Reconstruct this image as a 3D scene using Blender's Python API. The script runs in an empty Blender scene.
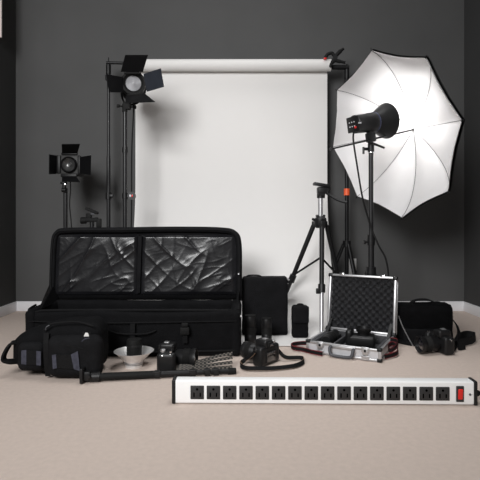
import bpy, bmesh, math, random
from mathutils import Vector, Matrix, noise
random.seed(7)
scene = bpy.context.scene
COL = scene.collection
PI = math.pi
def R(d): return math.radians(d)

# ------------------------------------------------------------------ camera, world, light, exposure
FOC, CAM_H, HZ = 475.0, 0.618, 222.0          # focal length and horizon row of the 480 px frame
cam = bpy.data.cameras.new('camera'); cam_o = bpy.data.objects.new('camera', cam); COL.objects.link(cam_o)
cam_o.location = (0, 0, CAM_H); cam_o.rotation_euler = (R(90), 0, 0)
cam.sensor_fit = 'HORIZONTAL'; cam.sensor_width = 36.0
cam.lens = 36.0 * FOC / 480.0
cam.shift_y = -(240.0 - HZ) / 480.0
cam.clip_start = 0.02; cam.clip_end = 60
scene.camera = cam_o
def X(px, Y): return (px - 240.0) / FOC * Y
def Z(py, Y): return CAM_H - (py - HZ) / FOC * Y
def P(px, py, Y): return Vector((X(px, Y), Y, Z(py, Y)))

world = bpy.data.worlds.new('world'); scene.world = world; world.use_nodes = True
bg = world.node_tree.nodes['Background']
bg.inputs[0].default_value = (1.0, 0.98, 0.96, 1); bg.inputs[1].default_value = 0.14

def area(name, loc, target, size, power, color=(1, 1, 1), size_y=None, spread=180):
    l = bpy.data.lights.new(name, 'AREA'); l.energy = power; l.color = color
    l.shape = 'RECTANGLE'; l.spread = R(spread); l.size = size; l.size_y = size_y or size
    o = bpy.data.objects.new(name, l); COL.objects.link(o); o.location = loc
    o.rotation_euler = (Vector(target) - Vector(loc)).to_track_quat('-Z', 'Y').to_euler()
    return o
area('studio_key_softbox', (-1.15, -0.9, 2.1), (-0.15, 3.1, 1.0), 1.3, 46, spread=100)
area('added_overhead_fill', (0.25, 2.10, 3.3), (0.3, 2.2, 0.0), 1.2, 7.5, spread=72)  # unseen area light, added to lift the floor and paper sweep

vs = scene.view_settings
vs.view_transform = 'Standard'; vs.look = 'None'; vs.gamma = 1.0; vs.exposure = 0.0
try: vs.use_curve_mapping = False
except Exception: pass

# ------------------------------------------------------------------ materials
def lin(c):
    return tuple(((v / 255.0) / 12.92 if v / 255.0 <= 0.04045 else ((v / 255.0 + 0.055) / 1.055) ** 2.4) for v in c)
def mat(name, col, rough=0.5, metal=0.0, spec=0.5, var=0.0, vscale=20.0, bump=0.0, bscale=60.0, coat=0.0,
        emit=None, estr=0.0, sheen=0.0, kind='noise', alpha=1.0, detail=4.0):
    m = bpy.data.materials.new(name); m.use_nodes = True
    nt = m.node_tree; b = nt.nodes['Principled BSDF']
    b.inputs['Base Color'].default_value = (*col, 1)
    b.inputs['Roughness'].default_value = rough; b.inputs['Metallic'].default_value = metal
    b.inputs['Specular IOR Level'].default_value = spec
    b.inputs['Coat Weight'].default_value = coat
    b.inputs['Sheen Weight'].default_value = sheen
    b.inputs['Alpha'].default_value = alpha
    if emit:
        b.inputs['Emission Color'].default_value = (*emit, 1); b.inputs['Emission Strength'].default_value = estr
    tc = nt.nodes.new('ShaderNodeTexCoord')
    n = nt.nodes.new('ShaderNodeTexNoise'); n.inputs['Scale'].default_value = vscale; n.inputs['Detail'].default_value = detail
    nt.links.new(tc.outputs['Object'], n.inputs['Vector'])
    r = nt.nodes.new('ShaderNodeValToRGB')
    lo = [max(0, c * (1 - var)) for c in col]; hi = [min(1, c * (1 + var)) for c in col]
    r.color_ramp.elements[0].position = 0.3; r.color_ramp.elements[1].position = 0.7
    r.color_ramp.elements[0].color = (*lo, 1); r.color_ramp.elements[1].color = (*hi, 1)
    nt.links.new(n.outputs['Fac'], r.inputs['Fac']); nt.links.new(r.outputs['Color'], b.inputs['Base Color'])
    if bump > 0:
        if kind == 'wave':
            t = nt.nodes.new('ShaderNodeTexWave'); t.inputs['Scale'].default_value = bscale; t.inputs['Distortion'].default_value = 0.5
        else:
            t = nt.nodes.new('ShaderNodeTexNoise'); t.inputs['Scale'].default_value = bscale; t.inputs['Detail'].default_value = 3
        nt.links.new(tc.outputs['Object'], t.inputs['Vector'])
        bp = nt.nodes.new('ShaderNodeBump'); bp.inputs['Strength'].default_value = bump; bp.inputs['Distance'].default_value = 0.01
        nt.links.new(t.outputs['Fac'], bp.inputs['Height']); nt.links.new(bp.outputs['Normal'], b.inputs['Normal'])
    return m
M = {}
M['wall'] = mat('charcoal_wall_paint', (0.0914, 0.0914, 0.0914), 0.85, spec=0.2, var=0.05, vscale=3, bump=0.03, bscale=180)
M['wall_shaded'] = mat('charcoal_wall_paint_shaded', (0.0619, 0.0619, 0.0619), 0.85, spec=0.15, var=0.05, vscale=3, bump=0.03, bscale=180)  # same wall paint, darkened: the side walls' shade is put into the colour
M['carpet'] = mat('beige_carpet', (0.5952, 0.5020, 0.4447), 0.95, spec=0.1, var=0.04, vscale=60, bump=0.25, bscale=420)
M['trim'] = mat('white_trim_paint', (0.82, 0.82, 0.84), 0.45, var=0.02)
M['paper'] = mat('white_seamless_paper', (0.7320, 0.7183, 0.7046), 0.85, spec=0.15, var=0.012, vscale=2.5)
M['nylon'] = mat('black_nylon', (0.0071, 0.0071, 0.0080), 0.8, spec=0.12, var=0.25, vscale=30, bump=0.35, bscale=260)
M['nylon2'] = mat('black_bag_canvas', (0.0046, 0.0046, 0.0053), 0.85, spec=0.12, var=0.25, vscale=18, bump=0.35, bscale=200)
M['web'] = mat('black_webbing', (0.0063, 0.0063, 0.0069), 0.75, spec=0.15, var=0.2, vscale=90, bump=0.3, bscale=300)
M['greyweb'] = mat('grey_blue_webbing', (0.0510, 0.0525, 0.0705), 0.8, spec=0.2, var=0.25, vscale=60, bump=0.3, bscale=300)
M['vinyl'] = mat('clear_vinyl_over_black', (0.0092, 0.0092, 0.0106), 0.26, spec=0.36, var=0.3, vscale=7, bump=0.06, bscale=40)
M['lining'] = mat('black_lining', (0.006, 0.006, 0.006), 0.85, spec=0.2, var=0.2, bump=0.2, bscale=100)
M['plastic'] = mat('black_plastic', (0.0086, 0.0086, 0.0092), 0.42, spec=0.35, var=0.15, vscale=40, bump=0.05, bscale=300)
M['metalblk'] = mat('black_painted_metal', (0.0069, 0.0069, 0.0075), 0.45, spec=0.3, var=0.2, vscale=30)
M['flap'] = mat('black_anodised_sheet', (0.0046, 0.0046, 0.0052), 0.6, spec=0.15, var=0.2, vscale=25)
M['flap_lit'] = mat('black_sheet_painted_sheen', (0.0210, 0.0240, 0.0315), 0.4, spec=0.5, var=0.1, vscale=25)  # lit copy of the black door sheet, its sheen painted as grey
M['pole'] = mat('dark_steel_pole', (0.0161, 0.0161, 0.0172), 0.4, metal=0.3, var=0.15, vscale=15)
M['chrome'] = mat('chrome', (0.75, 0.75, 0.76), 0.16, metal=1.0, var=0.04)
M['silver'] = mat('polished_reflector_aluminium', (0.90, 0.89, 0.88), 0.32, metal=0.65, var=0.05, vscale=50, bump=0.1, bscale=120)
M['brushed'] = mat('brushed_aluminium', (0.56, 0.56, 0.57), 0.40, metal=0.85, var=0.06, vscale=40)
M['alupanel'] = mat('grey_ribbed_aluminium_panel', (0.7425, 0.7425, 0.7695), 0.45, metal=0.3, var=0.06, vscale=40, bump=0.3, bscale=60, kind='wave')
M['foam'] = mat('charcoal_foam', (0.0653, 0.0653, 0.0696), 0.95, spec=0.1, var=0.2, vscale=80, bump=0.3, bscale=300)
M['grip'] = mat('dark_grey_grip', (0.0600, 0.0610, 0.0690), 0.5, var=0.1)
M['rubber'] = mat('black_rubber', (0.006, 0.006, 0.006), 0.7, spec=0.25, var=0.2, bump=0.2, bscale=240)
M['red'] = mat('red_plastic', (0.72, 0.02, 0.015), 0.4, var=0.05)
M['orange'] = mat('orange_plastic', (0.90, 0.13, 0.04), 0.45, var=0.05)
M['redweb'] = mat('dark_red_webbing', (0.1430, 0.0078, 0.0117), 0.75, var=0.15)
M['tanweb'] = mat('tan_leather_edge', (0.2300, 0.1495, 0.0978), 0.6, var=0.15)
M['white'] = mat('white_enamel', (0.95, 0.955, 0.955), 0.35, var=0.01)
M['whiteplastic'] = mat('white_plastic', (0.75, 0.75, 0.74), 0.4, var=0.02)
M['socket'] = mat('black_socket_plastic', (0.0207, 0.0207, 0.0218), 0.5, var=0.1)
M['void'] = mat('socket_hole_black', (0.002, 0.002, 0.002), 0.9, spec=0.0)
M['glass'] = mat('dark_lens_glass', (0.006, 0.006, 0.010), 0.06, spec=0.9, coat=1.0, var=0.1)
M['screen'] = mat('grey_lcd_screen', (0.03, 0.028, 0.026), 0.12, spec=0.8, coat=0.6, var=0.1)
M['fresnel'] = mat('frosted_fresnel_glass', (0.3300, 0.3300, 0.3450), 0.28, spec=0.6, coat=0.4, var=0.3, vscale=18, bump=0.15, bscale=40)
M['lampglass'] = mat('lamp_reflector_glass', (0.07, 0.07, 0.07), 0.3, metal=0.5, coat=0.2, var=0.35, vscale=35)
M['darkhead'] = mat('dark_grey_lamp_housing', (0.0442, 0.0442, 0.0442), 0.55, spec=0.25, var=0.2, vscale=50)
M['umbrella_in'] = mat('white_umbrella_satin', (0.6512, 0.6424, 0.6468), 0.45, spec=0.4, var=0.02, vscale=8, bump=0.06, bscale=14)
M['umbrella_out'] = mat('black_umbrella_cover', (0.006, 0.006, 0.006), 0.6, var=0.2)
M['blue'] = mat('blue_ring', (0.008, 0.014, 0.055), 0.5)
M['frame_board'] = mat('pale_pink_board', (0.78, 0.69, 0.65), 0.6, var=0.02)
M['bulb'] = mat('lit_flash_tube', (1, 1, 1), 0.4, emit=(1, 0.98, 0.96), estr=12.0)
def mat_check():
    m = bpy.data.materials.new('checked_strap_weave'); m.use_nodes = True
    nt = m.node_tree; b = nt.nodes['Principled BSDF']; b.inputs['Roughness'].default_value = 0.7
    uv = nt.nodes.new('ShaderNodeTexCoord'); ch = nt.nodes.new('ShaderNodeTexChecker')
    ch.inputs['Scale'].default_value = 1.0
    ch.inputs['Color1'].default_value = (0.13, 0.115, 0.10, 1); ch.inputs['Color2'].default_value = (0.006, 0.006, 0.006, 1)
    nt.links.new(uv.outputs['UV'], ch.inputs['Vector']); nt.links.new(ch.outputs['Color'], b.inputs['Base Color'])
    return m
M['check'] = mat_check()

# ------------------------------------------------------------------ geometry helpers
def new(): return bmesh.new()
def xf(verts, mtx):
    for v in verts: v.co = mtx @ v.co
def box(bm, size, loc=(0, 0, 0), rot=None, bev=0.0, seg=2, mi=0):
    r = bmesh.ops.create_cube(bm, size=1.0)
    vs_ = r['verts']
    for v in vs_: v.co = Vector((v.co.x * size[0], v.co.y * size[1], v.co.z * size[2]))
    faces = list({f for v in vs_ for f in v.link_faces})
    if bev > 0:
        edges = list({e for v in vs_ for e in v.link_edges})
        rr = bmesh.ops.bevel(bm, geom=edges, offset=bev, segments=seg, profile=0.5, affect='EDGES')
        vs_ = list({v for f in rr['faces'] for v in f.verts} | {v for v in vs_ if v.is_valid})
        faces = list({f for v in vs_ for f in v.link_faces})
    for f in faces: f.material_index = mi
    m = Matrix.Translation(Vector(loc))
    if rot is not None: m = m @ (rot.to_4x4() if not isinstance(rot, (tuple, list)) else Matrix.Rotation(rot[2], 4, 'Z') @ Matrix.Rotation(rot[1], 4, 'Y') @ Matrix.Rotation(rot[0], 4, 'X'))
    xf(vs_, m)
    return vs_
def axis_m(p0, d):
    return Matrix.Translation(Vector(p0)) @ Vector(d).to_track_quat('Z', 'Y').to_matrix().to_4x4()
def lathe(bm, prof, p0=(0, 0, 0), d=(0, 0, 1), seg=28, mi=0, closed=False):
    """prof: list of (radius, height along d[, material])"""
    m = axis_m(p0, d); rings = []
    for q in prof:
        r, h = q[0], q[1]
        if r < 1e-6: rings.append([bm.verts.new(m @ Vector((0, 0, h)))])
        else: rings.append([bm.verts.new(m @ Vector((r * math.cos(2 * PI * k / seg), r * math.sin(2 * PI * k / seg), h))) for k in range(seg)])
    for i in range(len(rings) - 1):
        a, b = rings[i], rings[i + 1]
        mm = prof[i + 1][2] if len(prof[i + 1]) > 2 else mi
        for k in range(seg):
            k2 = (k + 1) % seg
            if len(a) == 1 and len(b) == 1: continue
            if len(a) == 1: f = bm.faces.new((a[0], b[k], b[k2]))
            elif len(b) == 1: f = bm.faces.new((a[k], b[0], a[k2]))
            else: f = bm.faces.new((a[k], b[k], b[k2], a[k2]))
            f.material_index = mm
def cyl(bm, p0, p1, r0, r1=None, seg=16, mi=0):
    p0, p1 = Vector(p0), Vector(p1); L = (p1 - p0).length; r1 = r0 if r1 is None else r1
    lathe(bm, [(0, 0), (r0, 0), (r1, L), (0, L)], p0, p1 - p0, seg, mi)
def spline(pts, n=8):
    pts = [Vector(p) for p in pts]; out = []
    for i in range(len(pts) - 1):
        p0 = pts[max(i - 1, 0)]; p1 = pts[i]; p2 = pts[i + 1]; p3 = pts[min(i + 2, len(pts) - 1)]
        for k in range(n):
            t = k / n
            out.append(0.5 * ((2 * p1) + (p2 - p0) * t + (2 * p0 - 5 * p1 + 4 * p2 - p3) * t * t + (3 * p1 - p0 - 3 * p2 + p3) * t ** 3))
    out.append(pts[-1]); return out
def tube(bm, pts, r, seg=8, mi=0):
    pts = [Vector(p) for p in pts]; rings = []
    t0 = (pts[1] - pts[0]).normalized()
    u = t0.orthogonal().normalized()
    for i, p in enumerate(pts):
        t = (pts[min(i + 1, len(pts) - 1)] - pts[max(i - 1, 0)]).normalized()
        u = (u - t * u.dot(t)).normalized(); v = t.cross(u)
        rr = r[i] if isinstance(r, (list, tuple)) else r
        rings.append([bm.verts.new(p + rr * (math.cos(2 * PI * k / seg) * u + math.sin(2 * PI * k / seg) * v)) for k in range(seg)])
    for a, b in zip(rings, rings[1:]):
        for k in range(seg):
            f = bm.faces.new((a[k], a[(k + 1) % seg], b[(k + 1) % seg], b[k])); f.material_index = mi
    bm.faces.new(rings[0][::-1]).material_index = mi; bm.faces.new(rings[-1]).material_index = mi
def ribbon(bm, pts, up, w, t, mi=0, mi_edge=None, uvscale=None):
    """strap: width w along `up` (a vector or one per point), thickness t"""
    pts = [Vector(p) for p in pts]; rings = []
    if mi_edge is None: mi_edge = mi
    uvl = bm.loops.layers.uv.verify() if uvscale else None
    L = 0; Ls = []
    for i, p in enumerate(pts):
        if i: L += (p - pts[i - 1]).length
        Ls.append(L)
        tg = (pts[min(i + 1, len(pts) - 1)] - pts[max(i - 1, 0)]).normalized()
        a = Vector(up[i]) if isinstance(up, list) else Vector(up)
        a = (a - tg * a.dot(tg)).normalized(); s = tg.cross(a)
        rings.append([bm.verts.new(p + a * w / 2 * x + s * t / 2 * y) for x, y in ((-1, -1), (1, -1), (1, 1), (-1, 1))])
    for i, (a, b) in enumerate(zip(rings, rings[1:])):
        for k in range(4):
            f = bm.faces.new((a[k], a[(k + 1) % 4], b[(k + 1) % 4], b[k])); f.material_index = mi if k % 2 == 0 else mi_edge
            if uvl:
                va = [0, w, w, 0]
                cs = [(Ls[i], va[k]), (Ls[i], va[(k + 1) % 4]), (Ls[i + 1], va[(k + 1) % 4]), (Ls[i + 1], va[k])]
                for lp, c in zip(f.loops, cs): lp[uvl].uv = (c[0] * uvscale, c[1] * uvscale)
    bm.faces.new(rings[0][::-1]).material_index = mi; bm.faces.new(rings[-1]).material_index = mi
def softbox(bm, size, loc=(0, 0, 0), r=0.03, n=14, amp=0.0, freq=6.0, shape=None, rot=0.0, seed=0.0, mi=0):
    """rounded, slightly rumpled box (padded bag)"""
    hx, hy, hz = [s / 2 for s in size]
    r = min(r, hx * .99, hy * .99, hz * .99)
    t = bmesh.new(); bmesh.ops.create_cube(t, size=2.0)
    bmesh.ops.subdivide_edges(t, edges=t.edges[:], cuts=n, use_grid_fill=True)
    mp = {}
    mr = Matrix.Rotation(rot, 4, 'Z')
    for v in t.verts:
        def warp(c): return math.copysign(abs(c) ** 0.8, c)
        p = Vector((warp(v.co.x) * hx, warp(v.co.y) * hy, warp(v.co.z) * hz))
        q = Vector((max(-hx + r, min(hx - r, p.x)), max(-hy + r, min(hy - r, p.y)), max(-hz + r, min(hz - r, p.z))))
        d = p - q
        if d.length > 1e-9:
            p = q + d.normalized() * r
            nrm = d.normalized()
        else: nrm = Vector((0, 0, 1))
        if shape: p = shape(p, hx, hy, hz)
        if amp:
            k = noise.noise(p * freq + Vector((seed, seed * 1.7, 3.1))) + 0.5 * noise.noise(p * freq * 2.3 + Vector((seed, 9, 1)))
            f = min(1.0, max(0.0, (p.z + hz) / 0.03)) if True else 1
            p = p + nrm * amp * k * f
        mp[v] = bm.verts.new(mr @ p + Vector(loc))
    for f in t.faces:
        nf = bm.faces.new([mp[v] for v in f.verts]); nf.material_index = mi
    t.free()
def plate(bm, pts, th, nrm=None, mi=0):
    """polygon of 3-D points extruded both ways by th/2 along its normal"""
    pts = [Vector(p) for p in pts]
    if nrm is None: nrm = (pts[1] - pts[0]).cross(pts[-1] - pts[0]).normalized()
    nrm = Vector(nrm)
    a = [bm.verts.new(p + nrm * th / 2) for p in pts]; b = [bm.verts.new(p - nrm * th / 2) for p in pts]
    fs = [bm.faces.new(a), bm.faces.new(b[::-1])]
    n = len(pts)
    for k in range(n): fs.append(bm.faces.new((a[k], b[k], b[(k + 1) % n], a[(k + 1) % n])))
    for f in fs: f.material_index = mi
def obj(name, bm, mats, parent=None, world=False, sharp=40):
    if not isinstance(mats, (list, tuple)): mats = [mats]
    if world and parent is not None:
        root = parent
        while root.parent: root = root.parent
        inv = root.matrix_basis.inverted()
        for v in bm.verts: v.co = inv @ v.co
    bmesh.ops.recalc_face_normals(bm, faces=bm.faces[:])
    me = bpy.data.meshes.new(name); bm.to_mesh(me); bm.free()
    for m in mats: me.materials.append(m)
    me.polygons.foreach_set('use_smooth', [True] * len(me.polygons))
    me.set_sharp_from_angle(angle=R(sharp))
    o = bpy.data.objects.new(name, me); COL.objects.link(o)
    if parent is not None: o.parent = parent
    return o
def tag(o, label, cat, group=None, kind=None):
    o['label'] = label; o['category'] = cat
    if group: o['group'] = group
    if kind: o['kind'] = kind
    return o
def thing(name, label, cat, loc=(0, 0, 0), rz=0.0, group=None):
    o = bpy.data.objects.new(name, None); COL.objects.link(o); o.empty_display_size = 0.05
    o.matrix_basis = Matrix.Translation(Vector(loc)) @ Matrix.Rotation(rz, 4, 'Z')
    return tag(o, label, cat, group)
def struct(name, bm, m):
    o = obj(name, bm, m); o['kind'] = 'structure'; return o

# ------------------------------------------------------------------ the room
D, HW, TALL, NEAR = 3.30, 1.557, 2.9, -2.2
b = new(); box(b, (2 * HW + 0.3, D - NEAR + 0.3, 0.1), (0, (D + NEAR) / 2, -0.05)); struct('floor', b, M['carpet'])
b = new(); box(b, (2 * HW + 0.3, 0.1, TALL + 0.05), (0, D + 0.05, TALL / 2)); struct('wall_back', b, M['wall'])
b = new(); box(b, (0.1, D - 1.6, TALL + 0.05), (-HW - 0.05, (D + 1.6) / 2, TALL / 2)); struct('wall_left', b, M['wall_shaded'])
b = new(); box(b, (0.1, D - 1.6, TALL + 0.05), (HW + 0.05, (D + 1.6) / 2, TALL / 2)); struct('wall_right', b, M['wall_shaded'])
BH, BT = 0.068, 0.010
def baseboard(name, size, loc):
    b = new(); box(b, size, loc, bev=0.003, seg=2); struct(name, b, M['trim'])
baseboard('baseboard_back', (2 * HW, BT, BH), (0, D - BT / 2, BH / 2))
baseboard('baseboard_left', (BT, D - 1.6, BH), (-HW + BT / 2, (D + 1.6) / 2, BH / 2))
baseboard('baseboard_right', (BT, D - 1.6, BH), (HW - BT / 2, (D + 1.6) / 2, BH / 2))

# pale board on the left wall, only its edge reaching into the frame
yb_ = 3.02; x1_ = X(2.3, yb_)
t = thing('wall_board', 'pale pink board fixed edge-out high on the dark left wall', 'board', (-HW, yb_, Z(38, yb_)))
b = new(); box(b, (x1_ + HW, 0.012, 0.62), ((x1_ + HW) / 2, -0.006, 0.31), bev=0.002); obj('board', b, M['frame_board'], t)
b = new(); box(b, (0.012, 0.03, 0.62), (0.006, 0.015, 0.31), bev=0.002); obj('batten', b, M['plastic'], t)

# power outlet in the wall behind the stands
Yw = D
t = thing('wall_outlet', 'white wall outlet plate low on dark back wall behind the stand legs', 'outlet', (X(352.5, Yw), Yw, Z(275.5, Yw)))
b = new(); box(b, (0.052, 0.006, 0.118), (0, -0.003, 0.059), bev=0.002); obj('cover_plate', b, M['whiteplastic'], t)
for zz in (0.036, 0.082):
    b = new(); box(b, (0.030, 0.004, 0.028), (0, -0.0075, zz), bev=0.0015)
    box(b, (0.003, 0.001, 0.009), (-0.006, -0.0097, zz + 0.002), mi=1); box(b, (0.003, 0.001, 0.009), (0.006, -0.0097, zz + 0.002), mi=1)
    obj('socket', b, [M['whiteplastic'], M['void']], t)

# ------------------------------------------------------------------ seamless paper, crossbar, clamp, backdrop stands
PY = 3.16                                   # plane of the hanging sheet
PX0, PX1 = X(135.5, PY), X(327.2, PY)
CA, CB, CY = 0.66, 0.90, 2.50               # the sweep down to the floor
def zpaper(y):
    if y <= CY: return 0.004
    return 0.004 + CB * (1 - math.sqrt(max(0.0, 1 - ((y - CY) / CA) ** 2)))
BAR_Y = PY - 0.040
def bar_z(x): return 1.664 - 0.020 * (x - X(108, BAR_Y))
ZR = Z(65.3, BAR_Y)
bt = thing('backdrop_paper_roll', 'wide white seamless paper roll hanging from crossbar and sweeping onto floor', 'backdrop', (0.5 * (PX0 + PX1), PY, 0.0))
b = new()
path = [(PY + 0.0, ZR), (PY, 1.45), (PY, 1.2), (PY, 1.0), (PY, 0.92)]
for k in range(1, 25):
    a = k / 24 * PI / 2
    path.append((CY + CA * math.cos(a), 0.004 + CB * (1 - math.sin(a))))
path += [(2.42, 0.004), (2.35, 0.004)]
nx = 12; grid = []; back = []
for j, (y, z) in enumerate(path):
    ya, za = path[max(j - 1, 0)]; yb, zb = path[min(j + 1, len(path) - 1)]
    n_ = Vector((0, zb - za, -(yb - ya))).normalized()          # towards the camera and up
    row, rb = [], []
    for i in range(nx + 1):
        x = PX0 + (PX1 - PX0) * i / nx
        row.append(b.verts.new((x, y, z))); rb.append(b.verts.new(Vector((x, y, z)) - n_ * (-0.002)))
    grid.append(row); back.append(rb)
for j in range(len(grid) - 1):
    for i in range(nx):
        b.faces.new((grid[j][i], grid[j][i + 1], grid[j + 1][i + 1], grid[j + 1][i]))
        b.faces.new((back[j][i], back[j + 1][i], back[j + 1][i + 1], back[j][i + 1]))
    b.faces.new((grid[j][0], grid[j + 1][0], back[j + 1][0], back[j][0])); b.faces.new((grid[j][nx], back[j][nx], back[j + 1][nx], grid[j + 1][nx]))
for k in (0, -1):
    for i in range(nx): b.faces.new((grid[k][i], back[k][i], back[k][i + 1], grid[k][i + 1]))
obj('paper_sheet', b, M['paper'], bt, world=True)
b = new()
rl = [(0.034, 0), (0.0385, 0), (0.0385, PX1 - PX0 + 0.032), (0.034, PX1 - PX0 + 0.032), (0.034, 0)]
lathe(b, rl, (PX0 - 0.016, BAR_Y, ZR), (1, 0, 0), 40); obj('rolled_paper', b, M['paper'], bt, world=True)

xl, xr = X(108.5, BAR_Y), X(346.8, BAR_Y)
def stand_legs(t, base, hub_z, foot, dirs, parent_mat, r=0.0085, brace=True, collar_r=0.02):
    """folding stand legs from a hub on a pole, with braces up from a lower collar"""
    bx, by = base
    for (dx, dy, rad) in dirs:
        b = new(); fx, fy = bx + dx * rad, by + dy * rad; fz = foot(fx, fy) + 0.010
        p0 = Vector((bx + dx * 0.02, by + dy * 0.02, hub_z)); p1 = Vector((fx, fy, fz))
        cyl(b, p0, p1, r, seg=10)
        lg = obj('leg', b, parent_mat, t, world=True)
        b = new(); dd = (p1 - p0).normalized()
        cyl(b, p1 - dd * 0.03, p1 + dd * 0.002, r * 1.4, r * 1.25, seg=10); obj('rubber_foot', b, M['rubber'], lg, world=True)
        if brace:
            b = new(); q = p0.lerp(p1, 0.55); cyl(b, (bx + dx * 0.012, by + dy * 0.012, max(0.05, hub_z * 0.30)), q, r * 0.6, seg=8)
            obj('brace', b, parent_mat, t, world=True)
    b = new(); cyl(b, (bx, by, hub_z - 0.022), (bx, by, hub_z + 0.022), collar_r, seg=18); obj('hub_collar', b, M['plastic'], t, world=True)
zero = lambda x, y: 0.0
for side, x0, lab in ((-1, xl, 'tall thin black backdrop stand behind left spotlight, carrying left crossbar end'),
                      (1, xr, 'tall thin black backdrop stand with orange collar, right of the white paper')):
    t = thing('backdrop_stand', lab, 'stand', (x0, BAR_Y, 0), group='stands holding the backdrop crossbar')
    top = bar_z(x0)
    b = new(); cyl(b, (x0, BAR_Y, 0.06), (x0, BAR_Y, 1.05), 0.0125, seg=16); obj('pole', b, M['pole'] if side < 0 else M['metalblk'], t, world=True)
    b = new(); cyl(b, (x0, BAR_Y, 1.0), (x0, BAR_Y, top - 0.014), 0.0095 if side < 0 else 0.012, seg=16); obj('upper_pole', b, M['pole'] if side < 0 else M['metalblk'], t, world=True)
    b = new(); cyl(b, (x0, BAR_Y, top - 0.075), (x0, BAR_Y, top - 0.014), 0.016, seg=16)
    box(b, (0.036, 0.03, 0.035), (x0, BAR_Y - 0.002, top - 0.10), bev=0.004); obj('top_bracket', b, M['metalblk'], t, world=True)
    zc = Z(192, BAR_Y) if side > 0 else Z(196, BAR_Y)
    b = new(); cyl(b, (x0, BAR_Y, zc - 0.022), (x0, BAR_Y, zc + 0.022), 0.019, seg=18)
    if side < 0: box(b, (0.03, 0.014, 0.02), (x0 + 0.02, BAR_Y - 0.012, zc), bev=0.003)
    c = obj('locking_collar', b, M['orange'] if side > 0 else M['plastic'], t, world=True)
    if side > 0: c['label'] = 'orange locking collar'
    if side > 0: dirs = [(-0.97, 0.22, 0.20), (0.28, -0.96, 0.20), (0.72, 0.69, 0.20)]
    else: dirs = [(-0.95, 0.1, 0.21), (-0.2, -0.98, 0.21), (0.95, 0.25, 0.20)]
    stand_legs(t, (x0, BAR_Y), Z(244, BAR_Y), zero, dirs, M['metalblk'], r=0.0115, collar_r=0.026)
b = new(); p0 = Vector((xl - 0.014, BAR_Y, bar_z(xl))); p1 = Vector((xr + 0.014, BAR_Y, bar_z(xr)))
t = thing('crossbar', 'thin black crossbar threaded through the white paper roll', 'crossbar', p0)
cyl(b, p0, p0.lerp(p1, 0.5), 0.0095, seg=14); cyl(b, p0.lerp(p1, 0.46), p1, 0.0125, seg=14); cyl(b, p0.lerp(p1, 0.90), p1, 0.0155, seg=14); obj('tube', b, M['metalblk'], t, world=True)
b = new(); cyl(b, p0 + Vector((0.014, 0, 0.008)), p0 + Vector((0.014, 0, 0.034)), 0.004, seg=10); obj('end_screw', b, M['metalblk'], t, world=True)
b = new(); cyl(b, p1 + Vector((-0.014, 0, 0.010)), p1 + Vector((-0.014, 0, 0.022)), 0.006, seg=10); obj('end_screw', b, M['metalblk'], t, world=True)

# spring clamp biting the right end of the roll
Yc = BAR_Y - 0.046
def cp(px, py, y=Yc): return P(px, py, y)
t = thing('spring_clamp', 'black spring clamp with red tips gripping right end of the paper roll', 'clamp', cp(331, 60))
b = new(); tube(b, spline([cp(325.5, 57.5), cp(328, 54.2), cp(332, 53.2), cp(335, 56), cp(340, 51.5), cp(343.6, 48.6)], 6), [0.011] * 20 + [0.013] * 6 + [0.009] * 5, 10)
obj('jaw', b, M['rubber'], t, world=True)
b = new(); tube(b, spline([cp(330.5, 67), cp(331.5, 63.5), cp(334.5, 60.5), cp(339, 61.3), cp(345.2, 62.6)], 6), [0.010] * 8 + [0.013] * 6 + [0.012] * 6 + [0.009] * 5, 10)
obj('jaw', b, M['rubber'], t, world=True)
b = new(); cyl(b, cp(335, 58) + Vector((0, -0.014, 0)), cp(335, 58) + Vector((0, 0.014, 0)), 0.015, seg=18); obj('spring', b, M['metalblk'], t, world=True)
b = new(); box(b, (0.018, 0.02, 0.010), cp(325.0, 58.7), bev=0.003)
o = obj('jaw_pad', b, M['red'], t, world=True); o['label'] = 'red jaw pad'

# ------------------------------------------------------------------ barn-door flap helper
def flap(t, pts, m, label=None):
    b = new(); plate(b, pts, 0.003); o = obj('barn_door', b, m, t, world=True)
    return o

# round spotlight with four barn doors, on the left stand
YF = 2.74
bx = X(125, YF)
t = thing('fresnel_spotlight', 'round black fresnel spotlight with four open barn doors, beside white paper', 'spotlight', (bx, YF, 0))
c = P(133.3, 83, YF); d = Vector((0.22, -1, -0.02)).normalized()
b = new()
lathe(b, [(0, -0.20), (0.055, -0.20), (0.068, -0.17), (0.070, -0.03), (0.0655, 0.0), (0.050, 0.0), (0.050, -0.014)], c, d, 40)
for k in range(5): lathe(b, [(0.069, -0.16 + k * 0.022), (0.076, -0.155 + k * 0.022), (0.069, -0.15 + k * 0.022)], c, d, 32)
obj('lamp_housing', b, M['metalblk'], t, world=True)
b = new(); prof = [(0, -0.002)]
for k in range(1, 9): prof += [(0.0055 * k - 0.001, -0.0026 - 0.0008 * k), (0.0055 * k, -0.0012 - 0.0008 * k)]
lathe(b, prof, c, d, 40); o = obj('lens', b, M['fresnel'], t, world=True); o['label'] = 'frosted grey ribbed lens'
b = new(); lathe(b, [(0.045, -0.008), (0.046, 0.0), (0.069, 0.0), (0.069, 0.012), (0.058, 0.012), (0.045, -0.004), (0.045, -0.008)], c, d, 40)
for a in (20, 110, 200, 290):
    q = c + Matrix.Rotation(R(a), 3, d) @ (d.orthogonal().normalized() * 0.068) + d * 0.012; cyl(b, q, q + d * 0.004, 0.004, seg=8)
obj('bezel_ring', b, M['rubber'], t, world=True)
def PF(px, py, dy): return P(px, py, YF - dy)
flap(t, [PF(120.7, 71.8, .03), PF(143, 71.8, .03), PF(148, 55, .11), PF(125.2, 55, .11)], M['flap'])
flap(t, [PF(122.5, 77, .03), PF(122.5, 92.5, .03), PF(109, 92.3, .12), PF(106.3, 74.2, .12)], M['flap'])
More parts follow.
